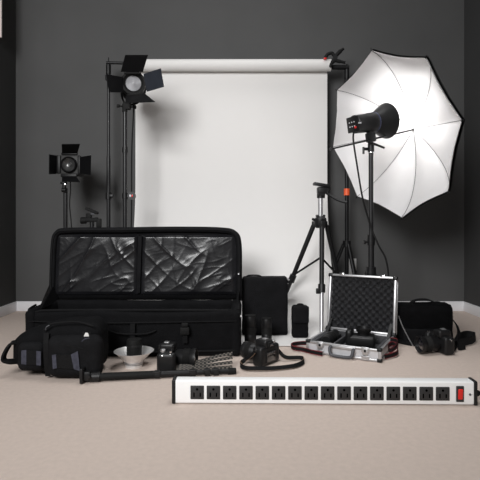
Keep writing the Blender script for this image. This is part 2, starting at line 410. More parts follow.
flap(t, [PF(143.6, 74, .03), PF(147, 91.8, .03), PF(164, 86.8, .10), PF(160.7, 68.4, .10)], M['flap_lit'])
flap(t, [PF(125.5, 96, .03), PF(145.5, 94.3, .03), PF(155, 101.8, .13), PF(125.5, 103.2, .13)], M['flap'])
b = new()
for a, e in (((124, 73), (141, 73)), ((121.8, 78), (121.8, 91)), ((144.3, 75.5), (147, 90)), ((127, 95), (145, 94))):
    cyl(b, PF(*a, .028), PF(*e, .028), 0.0045, seg=8)
obj('door_hinges', b, M['metalblk'], t, world=True)
# yoke and tilt knob
b = new()
tube(b, spline([P(123, 84, YF + .07), P(121.5, 94, YF + .06), P(124, 102, YF + .03), P(127.5, 105, YF + .02), P(137, 103, YF + .03), P(143, 96, YF + .06), P(143.5, 84, YF + .07)], 6), 0.006, 8)
box(b, (0.045, 0.03, 0.045), P(127, 106, YF), bev=0.006)
cyl(b, P(124.8, 104, YF), P(124.8, 112, YF), 0.015, seg=14); obj('yoke', b, M['rubber'], t, world=True)
b = new(); cyl(b, P(117, 106, YF), P(136, 107.2, YF), 0.005, seg=8); cyl(b, P(117, 106, YF), P(119.5, 106.1, YF), 0.010, seg=12); cyl(b, P(133, 107, YF), P(136, 107.2, YF), 0.011, seg=12)
obj('tilt_knob', b, M['rubber'], t, world=True)
b = new(); cyl(b, (bx, YF, 0.05), (bx, YF, Z(111, YF)), 0.0125, seg=16); obj('pole', b, M['pole'], t, world=True)
for py in (150, 196):
    b = new(); z = Z(py, YF); cyl(b, (bx, YF, z - 0.016), (bx, YF, z + 0.016), 0.0165, seg=14); obj('locking_collar', b, M['plastic'], t, world=True)
stand_legs(t, (bx, YF), 0.42, zpaper if False else (lambda x, y: zpaper(y) if x > PX0 else 0.0), [(-0.86, -0.5, 0.24), (0.0, 1.0, 0.24), (-0.15, -0.98, 0.10)], M['metalblk'])
b = new(); cord = spline([P(133, 95, YF + .1), P(133.5, 112, YF + .05), P(131.8, 150, YF + .02), P(131.6, 192, YF + .01)], 8)
tube(b, cord, 0.0042, 8)
cord2 = spline([P(131.6, 200, YF + .01), P(131.3, 225, YF + .02), P(130, 260, YF + .02), (bx + .03, YF - .02, 0.26)], 8); tube(b, cord2, 0.0042, 8)
cd = obj('power_cord', b, M['rubber'], t, world=True)
b = new(); q = P(131.6, 196, YF + .005); cyl(b, q + Vector((0, 0.012, 0)), q + Vector((0, -0.014, 0)), 0.023, seg=20, mi=0)
box(b, (0.009, 0.004, 0.014), q + Vector((-0.004, -0.015, 0)), bev=0.001, mi=1); box(b, (0.006, 0.004, 0.013), q + Vector((0.0065, -0.015, 0)), bev=0.001, mi=2)
o = obj('inline_switch', b, [M['plastic'], M['alupanel'], M['red']], cd, world=True); o['label'] = 'round inline switch with white and red rocker'

# small square lamp head with four barn doors, far left
YS = 2.95
sx = X(64.3, YS)
t = thing('barn_door_lamp', 'small square black studio lamp with four barn doors, by the left wall', 'studio lamp', (sx, YS, 0))
c = P(69, 164.7, YS)
b = new(); box(b, (0.118, 0.12, 0.128), (c.x, YS + 0.065, c.z), bev=0.014, seg=3); obj('lamp_housing', b, M['darkhead'], t, world=True)
b = new(); lathe(b, [(0.040, 0.0), (0.050, 0.0), (0.050, 0.016), (0.046, 0.022), (0.040, 0.016), (0.040, 0.0)], (c.x, YS + 0.004, c.z), (0, -1, 0), 36)
obj('bezel_ring', b, M['metalblk'], t, world=True)
b = new(); lathe(b, [(0, 0.004), (0.012, 0.006), (0.014, 0.0), (0.038, 0.008), (0.041, 0.012)], (c.x, YS + 0.002, c.z), (0, -1, 0), 32); obj('lens', b, M['lampglass'], t, world=True)
def PS(px, py, dy): return P(px, py, YS - dy)
flap(t, [PS(62, 153.2, 0), PS(77.5, 153.2, 0), PS(80, 144, .1), PS(61.7, 144.2, .1)], M['flap'])
flap(t, [PS(56.5, 155.5, 0), PS(56.2, 174, 0), PS(49, 174.2, .1), PS(49.2, 154.4, .1)], M['flap'])
flap(t, [PS(80.5, 157, 0), PS(80.2, 173.5, 0), PS(90.5, 175, .1), PS(91, 155.3, .1)], M['flap'])
flap(t, [PS(62, 177, 0), PS(76, 176.5, 0), PS(80, 182, .1), PS(62, 181.5, .1)], M['flap'])
b = new(); box(b, (0.024, 0.02, 0.115), P(58.7, 164.5, YS + 0.01), bev=0.004); box(b, (0.014, 0.02, 0.11), P(79.3, 165, YS + 0.01), bev=0.004)
box(b, (0.10, 0.02, 0.018), P(69, 175.6, YS + 0.01), bev=0.004); box(b, (0.10, 0.02, 0.014), P(69.5, 153.8, YS + 0.01), bev=0.004)
obj('door_hinges', b, M['metalblk'], t, world=True)
b = new(); box(b, (0.036, 0.03, 0.014), P(63.8, 183, YS + .02), bev=0.004); cyl(b, P(64.3, 176, YS + .02), P(64.3, 192, YS + .02), 0.012, seg=14)
cyl(b, P(62, 190, YS), P(66, 190, YS), 0.014, seg=14); obj('mount', b, M['metalblk'], t, world=True)
b = new(); lathe(b, [(0, 0), (0.008, 0), (0.008, 0.006), (0, 0.008)], P(64.6, 184.8, YS - .005), (0, -1, 0), 14); obj('mount_screw', b, M['chrome'], t, world=True)
b = new(); cyl(b, (sx, YS + .02, 0.05), (sx, YS + .02, Z(188, YS)), 0.0125, seg=16); obj('pole', b, M['pole'], t, world=True)
stand_legs(t, (sx, YS + .02), 0.40, zero, [(-0.95, 0.3, 0.22), (0.95, 0.3, 0.22), (0.0, -1.0, 0.22)], M['metalblk'])
b = new(); tube(b, spline([P(70, 178, YS + .03), P(70.6, 190, YS + .01), P(69.6, 205, YS), P(71.5, 228, YS), P(71, 262, YS), (X(70, YS), YS - .02, 0.22)], 8), 0.0035, 8); obj('power_cord', b, M['rubber'], t, world=True)

# tripod whose head peeks over the big open bag
YT = 2.72
tx = X(92, YT)
t = thing('camera_tripod', 'black tripod head with tilted plate peeking over the big open bag', 'tripod', (tx, YT, 0))
b = new(); cyl(b, (tx, YT, 0.10), (tx, YT, Z(219, YT)), 0.012, seg=16); obj('centre_column', b, M['pole'], t, world=True)
b = new(); box(b, (0.075, 0.035, 0.022), P(91.5, 220, YT), bev=0.004); cyl(b, P(81, 220.5, YT), P(86, 220.5, YT), 0.019, seg=16)
cyl(b, P(84, 220.5, YT), P(98, 219.5, YT), 0.012, seg=14); box(b, (0.03, 0.03, 0.035), P(89, 216.5, YT), bev=0.005); box(b, (0.026, 0.03, 0.05), P(99, 223, YT), bev=0.005)
obj('pan_head', b, M['rubber'], t, world=True)
b = new(); box(b, (0.072, 0.05, 0.014), P(92, 210.8, YT), rot=(0, R(24), 0), bev=0.004); obj('tilt_plate', b, M['rubber'], t, world=True)
b = new(); cyl(b, P(91, 214, YT - .02), P(94.5, 214.3, YT - .02), 0.006, seg=12); obj('head_screw', b, M['grip'], t, world=True)
stand_legs(t, (tx, YT), 0.46, lambda x, y: 0.0, [(-0.87, 0.4, 0.24), (0.5, 0.85, 0.16), (0.0, -1.0, 0.14)], M['metalblk'], collar_r=0.03)

# ------------------------------------------------------------------ tripod in front of the paper
YT = 2.75
tx = X(320.5, YT)
t = thing('video_tripod', 'tall black tripod with silver column and pan handle, in front of white paper', 'tripod', (tx, YT, 0))
zh = Z(222, YT)
b = new(); cyl(b, (tx, YT, zh - 0.02), (tx, YT, Z(197, YT)), 0.0145, seg=18); o = obj('centre_column', b, M['brushed'], t, world=True); o['label'] = 'silver raised column'
b = new(); lathe(b, [(0, -0.035), (0.026, -0.035), (0.036, -0.01), (0.034, 0.02), (0.020, 0.034), (0, 0.034)], (tx, YT, zh), (0, 0, 1), 22)
for a in (40, 160, 280): box(b, (0.03, 0.03, 0.034), (tx + 0.034 * math.cos(R(a)), YT + 0.034 * math.sin(R(a)), zh - 0.012), rot=(0, 0, R(a)), bev=0.004)
cyl(b, P(312, 219, YT), P(315, 220, YT), 0.008, seg=10); box(b, (0.055, 0.02, 0.012), P(320.5, 215.8, YT), bev=0.003)
obj('shoulder', b, M['plastic'], t, world=True)
feet = [Vector((X(321.5, 2.545), 2.545, zpaper(2.545) + 0.008)), Vector((X(283.5, 2.85), 2.85, zpaper(2.85) + 0.010)), Vector((X(358, 2.85) - 0.09, 2.85, zpaper(2.85) + 0.010))]
hips = [Vector((tx + 0.002, YT - 0.035, zh - 0.025)), Vector((tx - 0.038, YT + 0.012, zh - 0.02)), Vector((tx + 0.038, YT + 0.012, zh - 0.02))]
split = [0.60, 0.72, 0.70]
for h, ft, s in zip(hips, feet, split):
    m_ = h.lerp(ft, s)
    b = new(); cyl(b, h, m_, 0.0140, 0.0130, seg=14); lg = obj('leg', b, M['metalblk'], t, world=True)
    dd = (ft - h).normalized()
    b = new(); cyl(b, m_ - dd * 0.01, ft, 0.0115, 0.011, seg=12); lo = obj('lower_leg', b, M['brushed'] if s == 0.60 else M['pole'], lg, world=True)
    if s == 0.60: lo['label'] = 'bright silver lower leg tube'
    b = new(); cyl(b, m_ - dd * 0.03, m_ + dd * 0.015, 0.020, seg=14); box(b, (0.03, 0.016, 0.03), m_ + Vector((-0.018, -0.01, -0.006)), bev=0.004); obj('leg_lock', b, M['plastic'], lg, world=True)
for i in (1, 2):
    b = new(); cyl(b, Vector((tx, YT - 0.02, Z(257, YT))), hips[i].lerp(feet[i], 0.66), 0.006, seg=8); obj('brace', b, M['metalblk'], t, world=True)
b = new(); box(b, (0.095, 0.06, 0.017), P(321.5, 185.0, YT), rot=(0, R(10), 0), bev=0.004); o = obj('camera_plate', b, M['plastic'], t, world=True)
b = new(); box(b, (0.056, 0.05, 0.04), P(322, 190.5, YT), bev=0.008, seg=3); cyl(b, P(317.5, 194.5, YT), P(324.5, 194.5, YT), 0.022, seg=18); box(b, (0.028, 0.03, 0.035), P(328, 188, YT), bev=0.005)
cyl(b, P(320.5, 198, YT), P(320.5, 194, YT), 0.021, seg=18); obj('pan_head', b, M['plastic'], t, world=True)
b = new(); tube(b, spline([P(325, 192.5, YT), P(329, 195, YT - .03), P(338, 200, YT - .06), P(347, 202.5, YT - .08)], 6), [0.006] * 8 + [0.0085] * 11, 10); obj('pan_handle', b, M['metalblk'], t, world=True)

# ------------------------------------------------------------------ umbrella strobe on its stand
YL = 2.73
KU = 0.93                                                     # size of the strobe and umbrella
def near(v): return Vector((0, 0, CAM_H)) + (Vector(v) - Vector((0, 0, CAM_H))) * KU
ax = Vector((0.855, 0.4546, 0.2499)).normalized()          # from lamp to umbrella apex
apex = near((1.060, 2.902, 1.182))
px_ = apex - ax * 0.356 * KU                                     # where the shaft crosses the pole
bx, by = px_.x, px_.y
t = thing('strobe_light', 'black studio strobe on dark stand, firing into the open white umbrella', 'strobe', (bx, by, 0))
b = new(); cyl(b, (bx, by, 0.34), (bx, by, px_.z - 0.045), 0.0125, seg=18); obj('pole', b, M['pole'], t, world=True)
b = new(); cyl(b, (bx, by, 0.05), (bx, by, Z(238, by)), 0.0165, seg=18); obj('lower_pole', b, M['pole'], t, world=True)
b = new(); z = Z(240, by); cyl(b, (bx, by, z - 0.028), (bx, by, z + 0.028), 0.021, seg=18); cyl(b, (bx - 0.035, by - 0.005, z - 0.01), (bx, by, z - 0.01), 0.007, seg=10)
cyl(b, (bx - 0.042, by - 0.006, z - 0.01), (bx - 0.032, by - 0.005, z - 0.01), 0.013, seg=12); obj('locking_collar', b, M['plastic'], t, world=True)
stand_legs(t, (bx, by), Z(271, by), zero, [(0.3, 0.95, 0.24), (-0.85, 0.5, 0.19), (0.8, -0.3, 0.09)], M['metalblk'], collar_r=0.026)
ah = Vector((0.86, 0.46, 0.175)).normalized()               # the head's own tilt
side = ah.cross(Vector((0, 0, 1))).normalized(); upv = side.cross(ah).normalized()
hc = P(386.0, 121.0, 2.61) - ah * 0.138                         # a point on the head's axis above the bracket
b = new()
prof = [(0, -0.098), (0.040, -0.098), (0.048, -0.091), (0.049, -0.06), (0.050, 0.0), (0.053, 0.004), (0.054, 0.05), (0.046, 0.056), (0, 0.056)]
lathe(b, prof, hc, ah, 36); obj('lamp_housing', b, M['plastic'], t, world=True)
b = new(); rot = Matrix((side, upv, ah)).transposed()
box(b, (0.084, 0.082, 0.014), hc - ah * 0.100, rot=rot, bev=0.004)
for i in range(3):
    for j in range(2): box(b, (0.006, 0.006, 0.004), hc - ah * 0.1075 + side * (-0.018 + i * 0.018) + upv * (-0.01 + j * 0.022), rot=rot, mi=1)
cyl(b, hc - ah * 0.105 + side * 0.025 - upv * 0.018, hc - ah * 0.113 + side * 0.025 - upv * 0.018, 0.006, seg=10, mi=2)
box(b, (0.004, 0.006, 0.03), hc - ah * 0.09 + side * 0.046 + upv * 0.0, rot=rot, mi=1)
o = obj('control_panel', b, [M['plastic'], M['alupanel'], M['red']], t, world=True); o['label'] = 'control panel with pale buttons and red lamp'
b = new(); lathe(b, [(0.0535, 0.040), (0.0552, 0.042), (0.0552, 0.048), (0.0535, 0.050)], hc, ah, 36); obj('mount_ring', b, M['blue'], t, world=True)
b = new()
prof = [(0.050, 0.05), (0.066, 0.078), (0.084, 0.110), (0.0945, 0.134), (0.0970, 0.138), (0.0945, 0.138, 1), (0.082, 0.110, 1), (0.064, 0.080, 1), (0.044, 0.056, 1), (0, 0.056, 1)]
lathe(b, prof, hc, ah, 44); o = obj('reflector_dish', b, [M['metalblk'], M['silver']], t, world=True, sharp=60)
b = new(); lathe(b, [(0, 0.056), (0.018, 0.058), (0.020, 0.085), (0.012, 0.100), (0, 0.104)], hc, ah, 20); obj('flash_tube', b, M['bulb'], t, world=True)
l = bpy.data.lights.new('strobe_flash', 'POINT'); l.energy = 2.3; l.shadow_soft_size = 0.02; l.color = (1, 0.985, 0.97)
lo = bpy.data.objects.new('strobe_flash', l); COL.objects.link(lo); lo.parent = t; lo.location = (t.matrix_basis.inverted() @ (hc + ah * 0.118))
b = new(); box(b, (0.034, 0.05, 0.05), px_ + upv * 0.012, rot=rot, bev=0.006); box(b, (0.028, 0.034, 0.03), px_ + upv * 0.036, rot=rot, bev=0.004)
cyl(b, px_ - Vector((0, 0, 0.065)), px_ - Vector((0, 0, 0.02)), 0.017, seg=16); obj('swivel_bracket', b, M['plastic'], t, world=True)
b = new(); cyl(b, P(368, 141.5, by - .03), P(384.5, 148, by - .03), 0.0075, 0.0055, seg=10); o = obj('tilt_lever', b, M['plastic'], t, world=True)
b = new(); cyl(b, P(364, 149, by - .01), P(369, 149, by), 0.008, seg=10); cyl(b, P(363.5, 147, by - .01), P(363.5, 154, by - .01), 0.006, seg=8); obj('clamp_knob', b, M['plastic'], t, world=True)
b = new(); lathe(b, [(0.0135, 0), (0.017, 0.001), (0.017, 0.007), (0.0135, 0.008)], px_ - Vector((0, 0, 0.074)), (0, 0, 1), 16); obj('spigot_ring', b, M['chrome'], t, world=True)
e0 = hc - ah * 0.101 - upv * 0.034
b = new(); tube(b, spline([e0, e0 + Vector((-0.004, -0.004, -0.05)), P(357, 165, by - .03), P(362, 195, by - .03), P(367.5, 216, by - .025), P(372, 230, by - .03), P(379, 246, by - .05), P(385.5, 258, by - .05), P(388.5, 275, by - .05), P(389, 300, by - .05), (X(389, by) + .02, by - .05, 0.012), (X(410, by), by + .1, 0.006)], 8), 0.0048, 8)
obj('power_cord', b, M['rubber'], t, world=True)

# the umbrella itself, its shaft held by the strobe's bracket
def umb_frame():
    az, el = math.atan2(0.85492201, 0.45461461), 0.0
    o = Vector((-0.85492201, -0.45461461, -0.24986779)); u = Vector((0, 0, 1)).cross(o).normalized(); v = o.cross(u); return o, u, v
uo, uu, uv_ = umb_frame()
UC = near((0.86858067, 2.80, 1.12583489)); UR = 0.4964 * KU
targets = [(373, 50), (425.6, 60), (460.5, 120), (448.5, 190.6), (403.5, 217.3), (356.5, 197.8), (332.5, 148), (337.4, 87.4)]
# rib directions in the rim plane: the true octagon, its first rib turned to the roll of the photograph
def on_plane(px, py):
    dr = Vector(((px - 240) / FOC, 1, -(py - HZ) / FOC)); o0 = Vector((0, 0, CAM_H))
    s = (UC - o0).dot(uo) / dr.dot(uo); return o0 + dr * s
a0 = 0.0; ss = cc = 0.0
for k, q in enumerate(targets):
    w = on_plane(*q) - UC; a = math.atan2(w.dot(uv_), w.dot(uu))
    sgn = 1
    ss += math.sin(a - k * PI / 4); cc += math.cos(a - k * PI / 4)
ss2 = cc2 = 0.0
for k, q in enumerate(targets):
    w = on_plane(*q) - UC; a = math.atan2(w.dot(uv_), w.dot(uu)); ss2 += math.sin(a + k * PI / 4); cc2 += math.cos(a + k * PI / 4)
a0 = math.atan2(ss, cc) if math.hypot(ss, cc) > math.hypot(ss2, cc2) else math.atan2(ss2, cc2)
UH = (UC - apex).dot(uo)
def dome(ang, s, rib=True):
    """a point of the canopy: s runs 0 (apex) to 1 (rim)"""
    k = (ang - a0) / (PI / 4); fr = abs(k - math.floor(k + 0.5)) * 2        # 0 on a rib, 1 midway
    dl = (1 - fr) * PI / 8; chord = math.cos(PI / 8) / math.cos(dl) * (1 - 0.030 * math.cos(dl * 4))
    sag = 1 + (chord - 1) * s ** 1.5
    rad = UR * math.sin(s * PI / 2 * 0.80) / math.sin(PI / 2 * 0.80) * sag
    dep = UH * (1 - math.cos(s * PI / 2 * 0.80)) / (1 - math.cos(PI / 2 * 0.80))
    dep += 0.024 * (1 - (1 - fr) ** 2) * math.sin(s * PI)                                    # panels pulled flat between ribs
    c0 = apex + (UC - apex - uo * UH) * (dep / UH)
    return c0 + uo * dep + rad * (math.cos(ang) * uu + math.sin(ang) * uv_)
ub = thing('photo_umbrella', 'large open umbrella with white inside and black back, beside dark right wall', 'umbrella', apex)
na, ns = 96, 16
def canopy(off):
    b = new(); layers = []
    for o2 in (off, off + 0.0015):
        rows = [[b.verts.new(apex - uo * o2)]]
        for j in range(1, ns + 1):
            row = []
            for i in range(na):
                p = dome(a0 + 2 * PI * i / na, j / ns)
                row.append(b.verts.new(p - uo * o2 + uo * 0.0025 * noise.noise(p * 22) + (p - UC).normalized() * (off * 0.9 * j / ns)))   # taut creases
            rows.append(row)
        for i in range(na): b.faces.new((rows[0][0], rows[1][i], rows[1][(i + 1) % na]))
        for j in range(1, ns):
            for i in range(na): b.faces.new((rows[j][i], rows[j + 1][i], rows[j + 1][(i + 1) % na], rows[j][(i + 1) % na]))
        layers.append(rows[-1])
    for i in range(na): b.faces.new((layers[0][i], layers[0][(i + 1) % na], layers[1][(i + 1) % na], layers[1][i]))
    return b
o = obj('canopy_lining', canopy(0.0), M['umbrella_in'], ub, world=True, sharp=75); o['label'] = 'white satin inner canopy'
o = obj('canopy_cover', canopy(0.009), M['umbrella_out'], ub, world=True, sharp=75); o['label'] = 'black outer canopy'
for k in range(8):
    a = a0 + k * PI / 4
    b = new(); tube(b, [dome(a, s / 12) + uo * 0.003 for s in range(0, 13)], 0.0012, 6)
    e = dome(a, 1.0); tube(b, [e + uo * 0.004, e + uo * 0.004 + (e - UC).normalized() * 0.014], 0.004, 6)
    obj('rib', b, M['metalblk'], ub, world=True)
b = new(); tube(b, [apex - uo * 0.05, apex, apex + uo * 0.655 * KU], 0.0045, 10); obj('shaft', b, M['pole'], ub, world=True)
b = new(); tube(b, [apex + uo * 0.655 * KU, apex + uo * 0.668 * KU], 0.007, 10); obj('shaft_tip', b, M['chrome'], ub, world=True)

# ------------------------------------------------------------------ the big open rolling bag
Y0, Y1 = 2.17, 2.50
BX0, BX1, BZ = -0.985, 0.005, 0.212
bag = thing('rolling_gear_bag', 'huge black rolling gear bag, lid propped open with clear pockets', 'bag', ((BX0 + BX1) / 2, Y0, 0))
def wall_soft(b, size, loc, seed, amp=0.006, r=0.022, n=16, shape=None): softbox(b, size, loc, r=r, n=n, amp=amp, freq=5, seed=seed, shape=shape)
cx, W = (BX0 + BX1) / 2, BX1 - BX0
b = new()
def front_shape(p, hx, hy, hz):
    p = p.copy(); p.y -= 0.012 * math.cos(p.x / hx * PI / 2) * (1 - abs(p.z) / hz * .6); p.z -= 0.006 * math.sin(p.x * 9) * (p.z > 0); p.z -= (0.030 * max(0.0, (abs(p.x) / hx - .90) / .10) ** 2 if p.z > 0 else 0); return p
wall_soft(b, (W, 0.045, BZ), (cx, Y0 + 0.028, BZ / 2), 1.0, n=22, shape=front_shape)
wall_soft(b, (W, 0.045, BZ), (cx, Y1 - 0.02, BZ / 2), 2.0)
def left_shape(p, hx, hy, hz):
    p = p.copy(); p.x -= 0.020 * math.cos(p.y / hy * PI / 2) ; return p
wall_soft(b, (0.05, Y1 - Y0, BZ), (BX0 + 0.025, (Y0 + Y1) / 2, BZ / 2), 3.0, shape=left_shape)
wall_soft(b, (0.05, Y1 - Y0, BZ), (BX1 - 0.025, (Y0 + Y1) / 2, BZ / 2), 4.0)
obj('bag_body', b, M['nylon2'], bag, world=True, sharp=80)
b = new(); box(b, (W - 0.06, Y1 - Y0 - 0.05, 0.02), (cx, (Y0 + Y1) / 2, 0.03), bev=0.004)
obj('bag_floor', b, M['lining'], bag, world=True)
b = new(); pts = [(BX0 + 0.012, Y0 + 0.024, BZ - 0.026), (BX0 + 0.05, Y0 + 0.02, BZ - 0.008), (BX0 + 0.12, Y0 + 0.018, BZ - 0.001), (cx, Y0 + 0.012, BZ + 0.001), (BX1 - 0.12, Y0 + 0.018, BZ - 0.001), (BX1 - 0.05, Y0 + 0.02, BZ - 0.008), (BX1 - 0.016, Y0 + 0.026, BZ - 0.022)]
tube(b, spline(pts, 8), 0.006, 8)
pts = [(BX1 - 0.014, Y0 + 0.04, BZ - 0.004), (BX1 - 0.012, Y0 + 0.15, BZ - 0.002), (BX1 - 0.012, Y1 - 0.06, BZ - 0.002)]
tube(b, spline(pts, 8), 0.006, 8)
pts = [(BX0 - 0.02, (Y0 + Y1) / 2, BZ - 0.002), (BX0 + 0.0, Y0 + 0.05, BZ - 0.002), (BX0 + 0.02, Y0 + 0.018, BZ - 0.003)]
tube(b, spline(pts, 8), 0.006, 8); obj('zipper', b, M['web'], bag, world=True)
# piping and seams on the front panel
b = new()
tube(b, spline([(BX0 + 0.02, Y0 - 0.004, 0.165), (BX0 + 0.3, Y0 - 0.017, 0.160), (cx + 0.1, Y0 - 0.018, 0.163), (BX1 - 0.02, Y0 + 0.0, 0.165)], 8), 0.0025, 8)
tube(b, spline([(BX0 + 0.02, Y0 + 0.004, 0.03), (cx, Y0 - 0.016, 0.028), (BX1 - 0.02, Y0 + 0.004, 0.03)], 8), 0.005, 8)
obj('piping', b, M['web'], bag, world=True)
for pxx in (132.5, 185):
    b = new(); x = X(pxx, Y0 - .02); ribbon(b, spline([(x, Y0 - 0.017, 0.162 if pxx < 150 else 0.135), (x, Y0 - 0.021, 0.12), (x, Y0 - 0.020, 0.07)], 5), (1, 0, 0), 0.022, 0.003)
    st = obj('compression_strap', b, M['web'], bag, world=True)
    if pxx < 150: continue
    b = new(); box(b, (0.042, 0.014, 0.034), (x, Y0 - 0.030, Z(331, Y0 - .03)), bev=0.005); box(b, (0.030, 0.012, 0.018), (x, Y0 - 0.029, Z(325, Y0 - .03)), bev=0.004)
    obj('buckle', b, M['rubber'], st, world=True)
b = new(); tube(b, spline([P(108, 330, Y0 - .012), P(116, 333, Y0 - .022), P(130, 334.2, Y0 - .026), P(146, 333.6, Y0 - .022), P(156, 330.5, Y0 - .012)], 6), 0.0038, 8); obj('carry_handle', b, M['web'], bag, world=True)
# lid: a padded frame leaning back, its dark lining and two clear pockets
LX0, LX1 = X(51.0, Y1), X(241, Y1)
lean = R(5); LH = 0.378
Lm = Matrix.Translation(Vector(((LX0 + LX1) / 2, Y1 - 0.005, BZ - 0.006))) @ Matrix.Rotation(-lean, 4, 'X')
LW = LX1 - LX0
def lid_xf(bm): xf(bm.verts, Lm); return bm
def lid_shape(p, hx, hy, hz):
    p = p.copy(); e = max(0.0, abs(p.x) - (hx - 0.07)) / 0.07
    if p.z > 0: p.z -= 0.05 * e ** 2.2 * (p.z / hz)
    p.z += 0.004 * math.sin((p.x + hx) * 9) * (p.z > hz * .6); return p
b = new(); softbox(b, (LW, 0.07, LH), (0, 0.035, LH / 2), r=0.034, n=26, amp=0.005, freq=5, seed=5, shape=lid_shape); obj('lid', lid_xf(b), M['nylon2'], bag, world=True, sharp=80)
b = new()
rp = [(-LW / 2 + 0.010, -0.008, 0.0), (-LW / 2 + 0.009, -0.010, 0.12), (-LW / 2 + 0.010, -0.010, LH - 0.085), (-LW / 2 + 0.026, -0.010, LH - 0.026), (-LW / 2 + 0.085, -0.010, LH - 0.010), (-0.15, -0.010, LH - 0.008), (0.15, -0.010, LH - 0.004), (LW / 2 - 0.11, -0.010, LH - 0.008), (LW / 2 - 0.034, -0.010, LH - 0.026), (LW / 2 - 0.011, -0.010, LH - 0.085), (LW / 2 - 0.009, -0.010, 0.12), (LW / 2 - 0.010, -0.008, 0.0)]
tube(b, spline(rp, 8), 0.015, 12)
obj('lid_rim', lid_xf(b), M['nylon'], bag, world=True, sharp=80)
b = new(); ribbon(b, [Vector((p.x, -0.026, p.z)) for p in spline(rp, 8)], (0, 1, 0), 0.010, 0.006)
obj('lid_zipper', lid_xf(b), M['web'], bag, world=True)
def pocket(x0, x1, z0, z1, seed):
    b = new(); nxp, nzp = 130, 100; rows = []; back = []
    for j in range(nzp + 1):
        row = []
        for i in range(nxp + 1):
            u, v = i / nxp, j / nzp; x = x0 + (x1 - x0) * u; z = z0 + (z1 - z0) * v
            e = min(u, 1 - u, v, 1 - v); e = min(1.0, e / 0.05)
            h = 0.0
            for (an, f1, f2, am, pw, o_) in ((-0.95, 2.2, 9.0, 1.0, 9, 0.0), (-0.55, 3.0, 13.0, 0.7, 10, 5.0), (0.8, 3.0, 11.0, 0.7, 10, 11.0), (1.35, 4.0, 15.0, 0.45, 9, 17.0), (-0.2, 7.0, 22.0, 0.25, 7, 23.0)):
                a_ = x * math.cos(an) - z * math.sin(an); b_ = x * math.sin(an) + z * math.cos(an)
                msk = max(0.0, 0.35 + noise.noise(Vector((x * 5, z * 5, seed + o_ + 3))))
                h += am * msk * (1 - abs(noise.noise(Vector((a_ * f1, b_ * f2, seed + o_))))) ** pw
            billow = noise.noise(Vector((x * 4, z * 4, seed + 7)))
            row.append(b.verts.new((x, -0.005 - e * (0.006 + 0.0065 * h + 0.007 * billow), z)))
        rows.append(row)
    for row in rows: back.append([b.verts.new(v.co + Vector((0, 0.0015, 0))) for v in row])
    for j in range(nzp):
        for i in range(nxp):
            b.faces.new((rows[j][i], rows[j][i + 1], rows[j + 1][i + 1], rows[j + 1][i]))
            b.faces.new((back[j][i], back[j + 1][i], back[j + 1][i + 1], back[j][i + 1]))
        b.faces.new((rows[j][0], rows[j + 1][0], back[j + 1][0], back[j][0])); b.faces.new((rows[j][nxp], back[j][nxp], back[j + 1][nxp], rows[j + 1][nxp]))
    for k in (0, -1):
        for i in range(nxp): b.faces.new((rows[k][i], back[k][i], back[k][i + 1], rows[k][i + 1]))
    return b
seam = X(140, Y1) - (LX0 + LX1) / 2
for (x0, x1, sd) in ((-LW / 2 + 0.020, seam - 0.008, 1.3), (seam + 0.002, LW / 2 - 0.020, 8.1)):
    o = obj('clear_pocket', lid_xf(pocket(x0, x1, 0.030, LH - 0.032, sd)), M['vinyl'], bag, world=True, sharp=180); o['label'] = 'wrinkled clear vinyl pocket'
b = new(); ribbon(b, [(seam - 0.004, -0.020, 0.04), (seam - 0.002, -0.021, 0.2), (seam, -0.020, LH - 0.04)], (1, 0, 0), 0.018, 0.006); obj('pocket_divider', lid_xf(b), M['nylon'], bag, world=True)
# folded gusset joining lid and body at either end
for xs, s in ((BX0 + 0.03, -1), (BX1 - 0.02, 1)):
    b = new(); xl_ = LX0 if s < 0 else LX1
    q = [Vector((xs, Y0 + 0.10, BZ - 0.012)), Vector((xs, Y1, BZ - 0.012)), Vector((xl_ - s * 0.012, Y1 + 0.01, BZ + (0.08 if s < 0 else 0.06)))]
    plate(b, q, 0.008); obj('gusset', b, M['nylon2'], bag, world=True)
b = new(); cyl(b, P(240.5, 316, 2.22), P(240.5, 316, 2.19), 0.005, seg=12); cyl(b, P(238.5, 274, 2.47), P(238.5, 274, 2.45), 0.004, seg=10)
obj('zipper_pull', b, M['brushed'], bag, world=True)

# ------------------------------------------------------------------ soft cases standing on the paper
def standing_pouch(name, label, cat, x0, x1, y, h, dep, seed, flapfrac, rz=0.0):
    t = thing(name, label, cat, ((x0 + x1) / 2, y, zpaper(y - 0.0) if y > CY else 0.004), rz)
    w = x1 - x0
    b = new(); softbox(b, (w, dep, h), (0, dep / 2, h / 2), r=min(0.016, dep * .35), n=14, amp=0.003, freq=9, seed=seed); obj('pouch_body', b, M['nylon2'], t, sharp=80)
    b = new(); softbox(b, (w * 0.985, 0.016, h * flapfrac), (0, -0.004, h - h * flapfrac / 2), r=0.007, n=10, amp=0.002, freq=9, seed=seed + 3); obj('front_flap', b, M['nylon'], t, sharp=80)
    return t, w, h
t, w, h = standing_pouch('flat_gear_case', 'black flat square gear case standing on the white paper', 'case', 0.010, X(288, 2.55), 2.55, 0.318, 0.075, 11, 0.0001 + 0.93)
t.location.z = 0.004
b = new(); tube(b, spline([(-w / 2 + 0.02, 0.03, h - 0.004), (-w / 2 + 0.04, 0.03, h + 0.006), (-w / 2 + 0.09, 0.03, h + 0.006), (-w / 2 + 0.11, 0.03, h - 0.004)], 6), 0.004, 8); obj('strap', b, M['web'], t)
b = new(); cyl(b, (w / 2 - 0.006, -0.006, h - 0.006), (w / 2 + 0.006, -0.008, h - 0.016), 0.005, seg=8); obj('snap', b, M['brushed'], t)
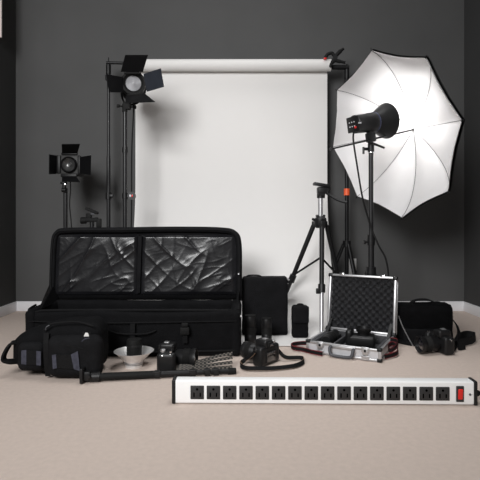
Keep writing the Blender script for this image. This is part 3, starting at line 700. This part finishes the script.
t, w, h = standing_pouch('flash_pouch', 'small narrow black pouch standing upright left of silver case', 'pouch', X(292.3, 2.50), X(309, 2.50), 2.50, 0.172, 0.05, 21, 0.52)
b = new(); tube(b, spline([(-w * .22, 0.02, h - 0.003), (-w * .12, 0.02, h + 0.006), (w * .12, 0.02, h + 0.006), (w * .22, 0.02, h - 0.003)], 5), 0.004, 8); obj('loop', b, M['web'], t)

# ------------------------------------------------------------------ lenses
def lens_on_end(label, x, y, h, r, seed):
    t = thing('camera_lens', label, 'lens', (x, y, 0.004 if y > 2.33 else 0.0), group='lenses standing beside the big bag')
    b = new(); lathe(b, [(0, 0), (r * .82, 0), (r * .82, 0.012), (r, 0.02), (r, h * .35), (r * .97, h * .36), (r * .97, h * .7), (r, h * .72), (r, h * .93), (r * .9, h), (r * .8, h), (0, h - 0.004)], seg=32); obj('barrel', b, M['plastic'], t)
    b = new(); prof = []
    for k in range(9): prof += [(r * 1.01, h * .40 + k * h * .03), (r * 1.04, h * .41 + k * h * .03)]
    lathe(b, prof, seg=32); obj('zoom_ring', b, M['rubber'], t)
    b = new(); lathe(b, [(r * .97, h * .985), (r * .97, h * 1.01), (0, h * 1.015)], seg=32); obj('lens_cap', b, M['rubber'], t)
    return t
lens_on_end('taller black lens standing on end directly behind the middle camera', X(250.5, 2.33), 2.36, 0.150, 0.029, 0)
lens_on_end('shorter black lens standing on end behind the middle camera viewfinder', X(267.5, 2.33), 2.40, 0.128, 0.026, 3)

# ------------------------------------------------------------------ DSLR cameras
def camera(label, loc, rz, lens_len=0.10, lens_r=0.034, vertical=False):
    """local axes: the lens points along -Y, the screen faces +Y, right hand grip at -X"""
    t = thing('dslr_camera', label, 'camera', loc, rz, group='cameras among the gear')
    b = new()
    box(b, (0.132, 0.052, 0.082), (0, 0, 0.043), bev=0.012, seg=3)
    softbox(b, (0.034, 0.078, 0.084), (-0.054, -0.012, 0.043), r=0.015, n=8)
    vs_ = box(b, (0.056, 0.062, 0.036), (0.008, -0.004, 0.092), bev=0.010, seg=3)
    obj('body', b, M['plastic'], t, sharp=50)
    b = new(); lathe(b, [(0, 0), (lens_r * .86, 0), (lens_r * .86, 0.010), (lens_r, 0.016), (lens_r, lens_len * .42), (lens_r * 1.05, lens_len * .45), (lens_r * 1.05, lens_len * .8), (lens_r * 1.14, lens_len * .84), (lens_r * 1.14, lens_len), (lens_r * 1.0, lens_len), (lens_r * .92, lens_len - 0.012)], (0.010, -0.026, 0.046), (0, -1, 0), 36)
    ln = obj('lens', b, M['plastic'], t)
    b = new(); prof = []
    for k in range(8): prof += [(lens_r * 1.05, lens_len * (.46 + .04 * k)), (lens_r * 1.085, lens_len * (.475 + .04 * k))]
    lathe(b, prof, (0.010, -0.026, 0.046), (0, -1, 0), 36); obj('zoom_ring', b, M['rubber'], ln)
    b = new(); lathe(b, [(lens_r * .93, lens_len - 0.012), (lens_r * .5, lens_len - 0.007), (0, lens_len - 0.005)], (0.010, -0.026, 0.046), (0, -1, 0), 30); obj('front_glass', b, M['glass'], ln)
    b = new(); box(b, (0.068, 0.004, 0.050), (0.0, 0.027, 0.038), bev=0.003, mi=0); box(b, (0.058, 0.003, 0.041), (0.0, 0.0290, 0.038), bev=0.001, mi=1)
    obj('lcd_screen', b, [M['plastic'], M['screen']], t)
    b = new(); box(b, (0.036, 0.012, 0.026), (0.008, 0.030, 0.090), bev=0.005, seg=3); box(b, (0.020, 0.003, 0.012), (0.008, 0.0362, 0.090), bev=0.001, mi=1); obj('viewfinder', b, [M['rubber'], M['glass']], t)
    b = new(); lathe(b, [(0, 0.082), (0.011, 0.082), (0.011, 0.094), (0.009, 0.096), (0, 0.096)], (-0.046, 0.004, 0.0), (0, 0, 1), 24); obj('mode_dial', b, M['brushed'], t)
    b = new(); lathe(b, [(0, 0.084), (0.006, 0.084), (0.006, 0.091), (0, 0.092)], (-0.056, -0.030, 0.0), (0, 0, 1), 16); obj('shutter_button', b, M['chrome'], t)
    b = new(); box(b, (0.022, 0.020, 0.004), (0.008, 0.002, 0.1115), bev=0.001); obj('hot_shoe', b, M['brushed'], t)
    for s in (-1, 1):
        b = new(); lathe(b, [(0.003, -0.002), (0.006, -0.002), (0.006, 0.002), (0.003, 0.002), (0.003, -0.002)], (s * 0.069, 0, 0.074), (0, 1, 0), 14); obj('strap_lug', b, M['chrome'], t)
    return t
def strap(t, pts, up, w=0.026, th=0.003, mats=None, uvs=None, n=8):
    b = new(); sp = spline(pts, n); ribbon(b, sp, up, w, th, 0, 1, uvs)
    return obj('neck_strap', b, mats or [M['web'], M['tanweb']], t, world=True)

# middle camera, screen turned to the right, strap looped on the floor
Y = 2.06
c = camera('black camera with its screen facing right and strap looped around it', (X(266, Y), Y + 0.01, 0.0), R(180 + 50), 0.082, 0.033)
strap(c, [(0.160, 2.126, 0.070), (0.176, 2.118, 0.040), (0.205, 2.105, 0.018), (X(301, 2.12), 2.12, 0.012), (X(303, 2.09), 2.065, 0.012), (X(296, 2.03), 2.01, 0.012), (X(286, 2.0), 1.985, 0.012), (X(272, 1.97), 1.968, 0.012), (X(258, 1.97), 1.963, 0.013), (X(245, 1.99), 1.97, 0.013), (X(240.5, 2.02), 2.02, 0.014), (X(245, 2.05), 2.055, 0.022), (0.045, 2.03, 0.045), (0.064, 2.012, 0.070)], (0, 0.7, 0.7), 0.018)
# left camera, lens lying towards the right
Y = 1.985
c = camera('black camera beside silver dish, lens pointing right, with checked strap', (X(166.5, Y), Y + .012, 0.0), R(84), 0.098, 0.036)
for k, (zz, oy) in enumerate(((0.0, 0.0), (0.017, 0.008), (0.034, 0.016), (0.050, 0.024))):
    strap(c, [(X(177, 2.0), 1.945 + oy, 0.012 + zz * .15), (X(188, 1.95), 1.94 + oy, 0.012 + zz * .35), (X(203, 1.95), 1.955 + oy, 0.013 + zz * .6), (X(218, 1.97), 1.97 + oy, 0.013 + zz * .85), (X(232.5, 2.0), 1.985 + oy, 0.013 + zz)], (0, 0.3, 0.95), 0.0125, 0.003, [M['check'], M['web']], 118)
b = new(); box(b, (0.0025, 0.004, 0.07), (-0.067, -0.030, 0.045), bev=0.001); box(b, (0.05, 0.004, 0.004), (-0.0, -0.027, 0.083)); obj('silver_trim', b, M['chrome'], c)
# right camera in front of the shoulder bag, lens towards the left
Y = 2.25
c = camera('black camera with long lens pointing left, resting before the shoulder bag', (X(442, Y), Y + .005, 0.0), R(-78), 0.100, 0.034)
pts = [P(452, 350, Y + .03), (X(456, Y), Y + .02, 0.03), (X(461, Y), Y + .06, 0.02), (X(468, Y), Y + .09, 0.022), (X(474.5, Y + .1), Y + .13, 0.026), (X(475, Y + .2), Y + .2, 0.03), (X(468, Y + .2), Y + .22, 0.034), (X(461, Y + .15), Y + .17, 0.03), (X(458, Y + .1), Y + .1, 0.022), (X(462, Y), Y + .035, 0.02), (X(470, Y), Y + 0.05, 0.02)]
strap(c, pts, (0, 0.2, 1), 0.036, 0.004, [M['web'], M['web']])

# ------------------------------------------------------------------ silver reflector dish with black tube in it
Y = 2.03
dx = X(134, Y)
t = thing('reflector_dish', 'shiny silver reflector bowl on the floor beside the black backpack', 'reflector', (dx, Y, 0))
b = new()
lathe(b, [(0, 0.0), (0.036, 0.0), (0.036, 0.010), (0.030, 0.014), (0.040, 0.026), (0.058, 0.046), (0.074, 0.060), (0.083, 0.067), (0.0845, 0.0685), (0.081, 0.0685), (0.070, 0.060), (0.050, 0.044), (0.034, 0.026), (0.0, 0.024)], seg=48); obj('bowl', b, M['silver'], t, sharp=30)
b = new(); lathe(b, [(0.031, 0.0135), (0.038, 0.015), (0.038, 0.023), (0.034, 0.025)], seg=36)
for a in (0, 120, 240): box(b, (0.014, 0.005, 0.008), (0.037 * math.cos(R(a - 60)), 0.037 * math.sin(R(a - 60)), 0.019), rot=(0, 0, R(a + 30)))
obj('mount_collar', b, M['brushed'], t)
t = thing('flash_tube_cover', 'black cylinder standing inside the shiny silver reflector bowl', 'lamp cover', (dx + 0.001, Y, 0.0265))
b = new(); lathe(b, [(0, 0), (0.030, 0), (0.032, 0.004), (0.032, 0.085), (0.030, 0.091), (0, 0.093)], seg=36); obj('cover', b, M['rubber'], t)
b = new(); lathe(b, [(0.0325, 0.060), (0.0335, 0.061), (0.0335, 0.068), (0.0325, 0.069)], seg=36); obj('rim_band', b, M['plastic'], t)

# ------------------------------------------------------------------ monopod lying on the floor
A = Vector((X(86.5, 1.83), 1.83, 0.020)); B = Vector((X(236, 1.93), 1.93, 0.013))
t = thing('monopod', 'long black monopod lying on the floor in front of the bags', 'monopod', A)
dv = (B - A); Lm_ = dv.length; dn = dv.normalized()
def mp(s): return A + dv * s
b = new(); cyl(b, mp(0.08), mp(0.46), 0.0145, seg=18); obj('foam_grip', b, M['rubber'], t, world=True)
b = new(); cyl(b, mp(0.45), mp(0.72), 0.0125, seg=18); cyl(b, mp(0.70), mp(0.97), 0.0100, seg=18); obj('tube', b, M['metalblk'], t, world=True)
for s in (0.46, 0.70, 0.80, 0.86):
    b = new(); cyl(b, mp(s - 0.017), mp(s + 0.017), 0.0162, seg=18); box(b, (0.03, 0.012, 0.010), mp(s) + Vector((0, -0.010, 0.010)), bev=0.003); obj('twist_lock', b, M['plastic'], t, world=True)
b = new(); cyl(b, mp(0.945), mp(1.0), 0.0135, 0.012, seg=16); obj('rubber_foot', b, M['rubber'], t, world=True)
b = new(); cyl(b, mp(0.02), mp(0.085), 0.019, seg=18); box(b, (0.036, 0.03, 0.036), mp(0.0) + Vector((0, 0, 0.006)), bev=0.006); box(b, (0.012, 0.052, 0.056), mp(-0.022) + Vector((0, 0, 0.011)), bev=0.003)
cyl(b, mp(0.01) + Vector((0.01, -0.03, 0.01)), mp(0.01) + Vector((0.01, 0, 0.01)), 0.007, seg=10); obj('monopod_head', b, M['plastic'], t, world=True)

# ------------------------------------------------------------------ backpack
Y = 1.98
t = thing('camera_backpack', 'black camera backpack lying on its side at far left, grey strap patches', 'backpack', (X(58, Y), Y, 0))
x0, x1 = X(12, 1.92) , X(104, 1.95)
w = x1 - x0; cxp = (x0 + x1) / 2
def bp_shape(p, hx, hy, hz):
    p = p.copy(); u = (p.x + hx) / (2 * hx)
    k = 1.0 - 0.42 * (1 - u / 0.62) ** 1.35 if u < 0.62 else 1.0
    zc = -0.030
    p.z = (p.z - zc) * k + zc; p.y *= (0.8 + 0.2 * min(1, u * 2))
    if p.z > 0: p.z += 0.008 * u
    return p
b = new(); softbox(b, (w, 0.19, 0.212), (cxp, 1.975, 0.1065), r=0.06, n=22, amp=0.004, freq=8, seed=31, shape=bp_shape); obj('pack_body', b, M['nylon2'], t, world=True, sharp=80)
b = new(); softbox(b, (0.215, 0.07, 0.165), (X(74, 1.85), 1.872, 0.092), r=0.035, n=16, amp=0.003, freq=10, seed=33); o = obj('front_pocket', b, M['nylon'], t, world=True, sharp=80)
b = new(); softbox(b, (0.105, 0.05, 0.115), (X(31, 1.88), 1.892, 0.085), r=0.03, n=12, amp=0.003, freq=10, seed=35); obj('top_pocket', b, M['nylon'], t, world=True, sharp=80)
b = new(); pts = [P(17, 343, 1.92), P(11, 344, 1.90), P(5.5, 352, 1.89), P(3.6, 359, 1.89), P(8, 361.5, 1.89), P(17, 361, 1.92)]
ribbon(b, spline(pts, 6), (0.15, 1, 0.1), 0.026, 0.008); obj('haul_loop', b, M['web'], t, world=True)
def patch(pts_, y, name='webbing_patch', m=None, th=0.004):
    b = new(); plate(b, [P(px, py, y) for px, py in pts_], th, (0, -1, 0)); return obj(name, b, m or M['greyweb'], t, world=True)
for q in ([(21.5, 350.5), (26.5, 350), (26.5, 364.5), (21.5, 364)], [(36.5, 351), (41, 351.5), (41, 365.5), (36.5, 365)]):
    patch(q, 1.862)
patch([(26.5, 350), (36.5, 351), (36.5, 365), (26.5, 364.5)], 1.863, 'webbing_patch', M['web'])
for q in ([(52, 355), (56, 354.5), (57, 368), (53, 369)], [(71, 354.5), (78, 351), (80, 371), (74, 369)]): patch(q, 1.832)
patch([(56, 354.5), (71, 354.5), (74, 369), (57, 368)], 1.834, 'webbing_patch', M['web'])
b = new(); ribbon(b, spline([P(83, 343, 1.845), P(86.5, 340.5, 1.85), P(91.5, 341, 1.852)], 5), (0, -.1, 1), 0.020, 0.004); obj('webbing_patch', b, M['greyweb'], t, world=True)
b = new(); box(b, (0.034, 0.006, 0.032), P(86.7, 336.0, 1.868), bev=0.003); lb = obj('logo_patch', b, M['web'], t, world=True)
b = new(); plate(b, [P(83.8, 337.8, 1.862), P(89, 337.8, 1.862), P(88, 335), P(86.5, 333.2, 1.862), P(85.3, 335, 1.862)] if False else [P(83.0, 338.4, 1.858), P(89.8, 338.4, 1.858), P(88.0, 333.0, 1.858), P(85.4, 332.6, 1.858)], 0.002, (0, -1, 0)); o = obj('logo_mark', b, M['whiteplastic'], lb, world=True); o['label'] = 'small white triangular mark'
b = new(); tube(b, spline([P(44, 330, 1.88), P(50, 324.5, 1.882), P(62, 322.5, 1.882), P(78, 322, 1.882), P(93, 326, 1.882)], 8), 0.004, 8); tube(b, spline([P(53, 350, 1.845), P(60, 345, 1.84), P(72, 346, 1.84), P(84, 349, 1.84)], 8), 0.003, 8); obj('zipper', b, M['web'], t, world=True)
b = new(); ribbon(b, spline([P(46.5, 333, 1.876), P(46, 345, 1.862), P(46.5, 362, 1.864), P(48, 376, 1.874)], 6), (1, 0, 0), 0.020, 0.004); obj('compression_strap', b, M['web'], t, world=True)
b = new(); tube(b, spline([P(45.5, 330, 1.874), P(46.5, 327, 1.872), P(49.5, 325.3, 1.874)], 5), 0.0022, 6); obj('zipper_pull', b, M['grip'], t, world=True)

# ------------------------------------------------------------------ aluminium case
CW, CD, CH = 0.335, 0.285, 0.055
yaw = R(-29)
FL = Vector((0.322, 2.25, 0))
base = FL + Matrix.Rotation(yaw, 3, 'Z') @ Vector((CW / 2, CD / 2, 0))
t = thing('aluminium_case', 'silver aluminium equipment case standing open with egg crate foam lid', 'equipment case', (base.x, base.y, 0.001), yaw)
hx, hy = CW / 2, CD / 2
b = new(); th = 0.006
for s, l_ in (((CW, th, CH), (0, -hy + th / 2, CH / 2)), ((CW, th, CH), (0, hy - th / 2, CH / 2)), ((th, CD, CH), (-hx + th / 2, 0, CH / 2)), ((th, CD, CH), (hx - th / 2, 0, CH / 2)), ((CW, CD, 0.006), (0, 0, 0.003))): box(b, s, l_)
obj('shell', b, M['alupanel'], t)
b = new()
for z in (0.006, CH - 0.004):
    for s, l_ in (((CW + .004, 0.012, 0.012), (0, -hy, z)), ((CW + .004, 0.012, 0.012), (0, hy, z)), ((0.012, CD + .004, 0.012), (-hx, 0, z)), ((0.012, CD + .004, 0.012), (hx, 0, z))): box(b, s, l_, bev=0.003)
for sx_ in (-1, 1):
    for sy_ in (-1, 1): box(b, (0.014, 0.014, CH), (sx_ * hx, sy_ * hy, CH / 2), bev=0.003)
obj('edge_trim', b, M['brushed'], t)
for sx_ in (-1, 1):
    for sy_ in (-1, 1):
        for z in (0.006, CH - 0.003):
            b = new(); box(b, (0.022, 0.022, 0.016), (sx_ * (hx - 0.001), sy_ * (hy - 0.001), z + 0.0025), bev=0.005, seg=3); obj('corner_cap', b, M['plastic'], t)
# foam lining with a compartment wall
b = new()
for s, l_ in (((CW - .012, 0.02, CH - .006), (0, -hy + .016, CH / 2)), ((CW - .012, 0.02, CH - .006), (0, hy - .016, CH / 2)), ((0.02, CD - .012, CH - .006), (-hx + .016, 0, CH / 2)), ((0.02, CD - .012, CH - .006), (hx - .016, 0, CH / 2)),
               ((CW - .02, CD - .02, 0.008), (0, 0, 0.010)), ((0.010, CD - .04, CH - .012), (-0.055, 0, CH / 2 - .002))): box(b, s, l_, bev=0.002)
obj('foam_lining', b, M['foam'], t)
for x in (-0.105, 0.105):
    b = new(); box(b, (0.034, 0.005, 0.024), (x, -hy - 0.008, CH - 0.006), bev=0.002); box(b, (0.024, 0.006, 0.030), (x, -hy - 0.011, CH - 0.014), bev=0.002)
    box(b, (0.010, 0.006, 0.012), (x, -hy - 0.014, CH - 0.010), bev=0.002, mi=1); box(b, (0.034, 0.004, 0.012), (x, -hy - 0.008, 0.016), bev=0.001)
    obj('latch', b, [M['brushed'], M['metalblk']], t)
b = new(); hp = [(-0.052, -hy - 0.008, CH - 0.012), (-0.054, -hy - 0.020, CH - 0.014), (-0.050, -hy - 0.026, 0.020), (-0.036, -hy - 0.028, 0.010), (0.036, -hy - 0.028, 0.010), (0.050, -hy - 0.026, 0.020), (0.054, -hy - 0.020, CH - 0.014), (0.052, -hy - 0.008, CH - 0.012)]
tube(b, spline(hp, 6), 0.0075, 12); hd = obj('handle', b, M['grip'], t); hd['label'] = 'dark grey carry handle'
b = new(); box(b, (0.118, 0.005, 0.014), (0, -hy - 0.006, CH - 0.011), bev=0.002); obj('handle_mount', b, M['brushed'], hd)
# lid
lean = R(9); LHt = CD; LT = 0.045
Lc = Matrix.Translation(Vector((0.004, hy - 0.004, CH + 0.004))) @ Matrix.Rotation(-lean, 4, 'X')
def lx(bm): xf(bm.verts, Lc); return bm
b = new(); box(b, (CW, 0.006, LHt), (0, LT - 0.003, LHt / 2))
for s, l_ in (((CW, LT, 0.006), (0, LT / 2, 0.003)), ((CW, LT, 0.006), (0, LT / 2, LHt - .003)), ((0.006, LT, LHt), (-hx + .003, LT / 2, LHt / 2)), ((0.006, LT, LHt), (hx - .003, LT / 2, LHt / 2))): box(b, s, l_)
obj('lid', lx(b), M['alupanel'], t)
b = new()
for y in (0.0, LT):
    for s, l_ in (((CW + .004, 0.010, 0.012), (0, y, 0.004)), ((CW + .004, 0.010, 0.012), (0, y, LHt - .004)), ((0.012, 0.010, LHt), (-hx, y, LHt / 2)), ((0.012, 0.010, LHt), (hx, y, LHt / 2))): box(b, s, l_, bev=0.003)
for sx_ in (-1, 1): box(b, (0.012, LT, 0.012), (sx_ * hx, LT / 2, LHt - .004), bev=0.003)
obj('lid_trim', lx(b), M['brushed'], t)
for sx_ in (-1, 1):
    for z in (0.004, LHt - .005):
        b = new(); box(b, (0.024, 0.020, 0.020), (sx_ * (hx - 0.001), 0.002, z), bev=0.006, seg=3); obj('corner_cap', lx(b), M['plastic'], t)
    b = new(); box(b, (0.026, 0.014, 0.012), (sx_ * 0.105, 0.0, LHt + 0.003), bev=0.003); obj('latch_keeper', lx(b), M['chrome'], t)
b = new(); n1, n2 = 120, 104; rows = []
for j in range(n2 + 1):
    row = []
    for i in range(n1 + 1):
        x = -hx + 0.010 + (CW - 0.020) * i / n1; z = 0.010 + (LHt - 0.020) * j / n2
        e = 0.5 + 0.5 * math.sin(x * 2 * PI / 0.036) * math.sin(z * 2 * PI / 0.036)
        row.append(b.verts.new((x, 0.022 - 0.022 * e, z)))
    rows.append(row)
for j in range(n2):
    for i in range(n1): b.faces.new((rows[j][i], rows[j][i + 1], rows[j + 1][i + 1], rows[j + 1][i]))
bmesh.ops.solidify(b, geom=b.faces[:], thickness=0.006)
o = obj('lid_foam', lx(b), M['foam'], t, sharp=180); o['label'] = 'charcoal egg crate foam'
for sx_ in (-1, 1):
    b = new(); q0 = Vector((sx_ * (hx - 0.014), hy - 0.055, CH - 0.004)); q1 = Lc @ Vector((sx_ * (hx - 0.014), 0.006, 0.055))
    ribbon(b, [q0, q0.lerp(q1, .5), q1], (1, 0, 0), 0.014, 0.003); obj('lid_stay', b, M['metalblk'], t)
Tm = t.matrix_basis.copy()
def in_case(x, y, z): return Tm @ Vector((x, y, z))
q = in_case(0.045, 0.015, 0.0145)
c = camera('black camera lying in the foam of the open silver case', q, yaw, 0.034, 0.032)
c.matrix_basis = Matrix.Translation(q + Vector((0, 0, 0.0375))) @ Matrix.Rotation(yaw + R(8), 4, 'Z') @ Matrix.Rotation(R(-90), 4, 'X') @ Matrix.Translation((0, 0, -0.05))
q = in_case(-0.105, 0.0, 0.0145)
t2 = thing('camera_lens', 'black lens lying in left foam compartment of the silver case', 'lens', q, yaw)
b = new(); rr = 0.027; lathe(b, [(0, -0.07), (rr * .85, -0.07), (rr, -0.06), (rr, 0.05), (rr * 1.05, 0.055), (rr * 1.05, 0.08), (rr * .9, 0.082), (0, 0.076)], (0, 0, rr * 1.06), (0, 1, 0), 30); obj('barrel', b, M['plastic'], t2)
b = new(); prof = []
for k in range(8): prof += [(rr * 1.005, -0.03 + k * 0.007), (rr * 1.04, -0.0275 + k * 0.007)]
lathe(b, prof, (0, 0, rr * 1.06), (0, 1, 0), 30); obj('zoom_ring', b, M['rubber'], t2)

# red edged straps lying either side of the case
def red_strap(label, pts, up=(0, .35, 1), w=0.019):
    t = thing('camera_strap', label, 'strap', Vector(pts[0]) * 1.0, group='red edged straps beside the aluminium case')
    t.matrix_basis = Matrix.Translation(Vector((pts[0][0], pts[0][1], 0)))
    sp = spline(pts, 8)
    b = new(); ribbon(b, sp, up, w, 0.003); obj('strap_band', b, M['web'], t, world=True)
    b = new()
    a = Vector(up).normalized()
    for s in (-1, 1): tube(b, [p + a * s * (w / 2 - 0.001) for p in sp], 0.0022, 6)
    o = obj('red_piping', b, M['redweb'], t, world=True); o['label'] = 'red edge piping'
red_strap('red edged black strap looped on floor left of the silver case', [(X(310, 2.32), 2.36, 0.016), (X(303, 2.34), 2.36, 0.016), (X(295, 2.34), 2.345, 0.016), (X(291.5, 2.3), 2.31, 0.016), (X(294, 2.28), 2.265, 0.016), (X(303, 2.26), 2.245, 0.015), (X(312, 2.2), 2.205, 0.015), (X(322, 2.18), 2.17, 0.015)])
red_strap('red edged black strap coiled on floor right of the silver case', [(0.010 + X(383, 2.12), 2.125, 0.015), (0.010 + X(390, 2.13), 2.145, 0.016), (0.010 + X(396, 2.17), 2.18, 0.020), (0.010 + X(396.5, 2.2), 2.225, 0.036), (0.010 + X(391, 2.22), 2.235, 0.046), (0.010 + X(386.5, 2.2), 2.205, 0.040), (0.010 + X(388, 2.17), 2.17, 0.030), (0.010 + X(394, 2.19), 2.19, 0.045), (0.010 + X(395.5, 2.22), 2.225, 0.060), (0.010 + X(390, 2.23), 2.255, 0.060)])

# ------------------------------------------------------------------ shoulder bag at the right
Y = 2.42
t = thing('shoulder_bag', 'black camera shoulder bag with top handle, right of the silver case', 'bag', (X(426, Y), Y, 0), R(-3))
w, dp, h = 0.275, 0.15, 0.190
def sb_shape(p, hx, hy, hz):
    p = p.copy(); p.x *= 1 - 0.03 * (p.z / hz); p.y *= 1 - 0.12 * (p.z / hz); p.z += 0.006 * math.sin(p.x * 14) * (p.z > hz * .7) - 0.030 * max(0, -p.x / hx - .6) * (p.z > 0) * 0; return p
b = new(); softbox(b, (w, dp, h), (0, dp / 2, h / 2), r=0.03, n=18, amp=0.004, freq=8, seed=41, shape=sb_shape); obj('bag_body', b, M['nylon2'], t, sharp=80)
b = new()
fp = []
for v in range(11):
    s = v / 10
    if s < .35: y, z = 0.10 - 0.10 * s / .35, h + 0.004 - 0.002 * s
    else: y, z = -0.008 - 0.006 * math.sin((s - .35) / .65 * PI), h - 0.004 - (s - .35) / .65 * 0.118
    fp.append((y, z))
rows = []
for y, z in fp:
    row = []
    for i in range(17):
        u = i / 16 * 2 - 1; x = u * (w / 2 - 0.006); drop = 0.012 * (1 - u * u) if z < h - 0.08 else 0.0
        row.append(b.verts.new((x, y - 0.004 * (1 - u ** 4) + (0.006 * abs(u) ** 6), z - drop + 0.002 * noise.noise(Vector((x * 20, z * 20, 5))))))
    rows.append(row)
for j in range(len(rows) - 1):
    for i in range(16): b.faces.new((rows[j][i], rows[j][i + 1], rows[j + 1][i + 1], rows[j + 1][i]))
bmesh.ops.solidify(b, geom=b.faces[:], thickness=0.007); obj('flap', b, M['nylon'], t, sharp=80)
b = new(); softbox(b, (w * .86, 0.03, h * .40), (0, -0.004, h * .21), r=0.012, n=12, amp=0.003, freq=9, seed=43); obj('front_pocket', b, M['nylon'], t, sharp=80)
b = new(); ribbon(b, spline([(-0.058, 0.06, h + 0.002), (-0.050, 0.06, h + 0.012), (-0.022, 0.06, h + 0.022), (0.02, 0.06, h + 0.024), (0.052, 0.06, h + 0.014), (0.066, 0.06, h + 0.000)], 6), (0, 1, 0), 0.026, 0.007); obj('carry_handle', b, M['web'], t)
b = new(); ribbon(b, spline([(w / 2 - 0.004, 0.06, h - 0.05), (w / 2 + 0.012, 0.05, h - 0.075), (w / 2 + 0.028, 0.03, 0.085), (w / 2 + 0.034, 0.02, 0.05), (w / 2 + 0.014, 0.0, 0.02), (w / 2 - 0.02, -0.02, 0.008)], 8), (0.0, 1, 0.25), 0.030, 0.005); obj('shoulder_strap', b, M['web'], t)
b = new()
for z in (h - 0.045, h - 0.064): lathe(b, [(0.006, -0.002), (0.011, -0.002), (0.011, 0.002), (0.006, 0.002), (0.006, -0.002)], (w / 2 + 0.008, 0.05, z), (0.3, 1, 0), 16)
obj('strap_ring', b, M['chrome'], t)
b = new(); ribbon(b, spline([P(398.8, 316, 2.425), P(402, 325, 2.39), P(408, 337, 2.33), P(413, 346.0, 2.29)], 6), (0, .3, 1), 0.004, 0.003)
o = obj('thin_strap', b, M['brushed'], t, world=True); o['label'] = 'thin pale grey strap edge'
b = new(); ribbon(b, spline([(-w / 2 + 0.002, 0.05, 0.05), (-w / 2 - 0.016, 0.02, 0.018), (-w / 2 + 0.03, -0.03, 0.008), (-w / 2 + 0.08, -0.06, 0.007)], 6), (0, 1, .3), 0.03, 0.005); obj('shoulder_strap', b, M['web'], t)

# ------------------------------------------------------------------ power strip in the foreground
Y = 1.605
L0, L1 = X(174.5, Y), X(473.5, Y)
SL, SH, SD = L1 - L0, 0.078, 0.045
t = thing('power_strip', 'long white power strip with sixteen black outlets lying in the foreground', 'power strip', ((L0 + L1) / 2, Y, 0), R(0.9) * -1)
b = new(); box(b, (SL, SD, SH), (0, SD / 2, SH / 2 + 0.002), bev=0.005, seg=3); obj('housing', b, M['white'], t)
for s in (-1, 1):
    b = new(); box(b, (0.013, SD + 0.004, SH + 0.004), (s * (SL / 2 + 0.004), SD / 2, SH / 2 + 0.002), bev=0.004, seg=2); o = obj('end_cap', b, M['plastic'], t)
ox0 = X(197.0, Y) - (L0 + L1) / 2; ox1 = X(441.9, Y) - (L0 + L1) / 2
for k in range(16):
    x = ox0 + (ox1 - ox0) * k / 15
    b = new(); box(b, (0.0462, 0.006, 0.0462), (x, 0.0, SH / 2 + 0.001), bev=0.0025)
    for s in (-1, 1): box(b, (0.0045, 0.002, 0.015 if s < 0 else 0.013), (x + s * 0.0105, -0.0026, SH / 2 - 0.006), mi=1)
    lathe(b, [(0, -0.001), (0.0042, -0.001), (0.0042, 0.001), (0, 0.001)], (x, -0.0026, SH / 2 + 0.0125), (0, -1, 0), 14, 1)
    obj('outlet', b, [M['socket'], M['void']], t)
x = X(458.9, Y) - (L0 + L1) / 2
b = new(); box(b, (0.0255, 0.006, 0.053), (x, -0.001, SH / 2 + 0.001), bev=0.002); sw = obj('power_switch', b, M['socket'], t)
b = new(); box(b, (0.016, 0.006, 0.036), (x, -0.005, SH / 2 + 0.001), rot=(R(6), 0, 0), bev=0.003); o = obj('rocker', b, M['red'], sw); o['label'] = 'red rocker switch'
x = X(468.9, Y) - (L0 + L1) / 2
b = new(); lathe(b, [(0, 0), (0.0038, 0), (0.0038, 0.002), (0, 0.0025)], (x, 0.0, SH / 2 - 0.001), (0, -1, 0), 14)
box(b, (0.005, 0.001, 0.002), (x + 0.008, -0.0004, SH / 2 - 0.001), mi=1); obj('pilot_lamp', b, [M['grip'], M['alupanel']], t)
b = new(); e = Vector((SL / 2 + 0.008, SD / 2, SH / 2 - 0.004)); lathe(b, [(0.011, 0), (0.011, 0.012), (0.007, 0.02)], e, (1, 0, 0), 14)
tube(b, spline([e, e + Vector((0.04, 0, -0.002)), e + Vector((0.10, 0.01, -0.018)), e + Vector((0.17, 0.03, -0.0285)), e + Vector((0.3, 0.1, -0.0285))], 8), 0.0062, 10); obj('power_cord', b, M['rubber'], t)
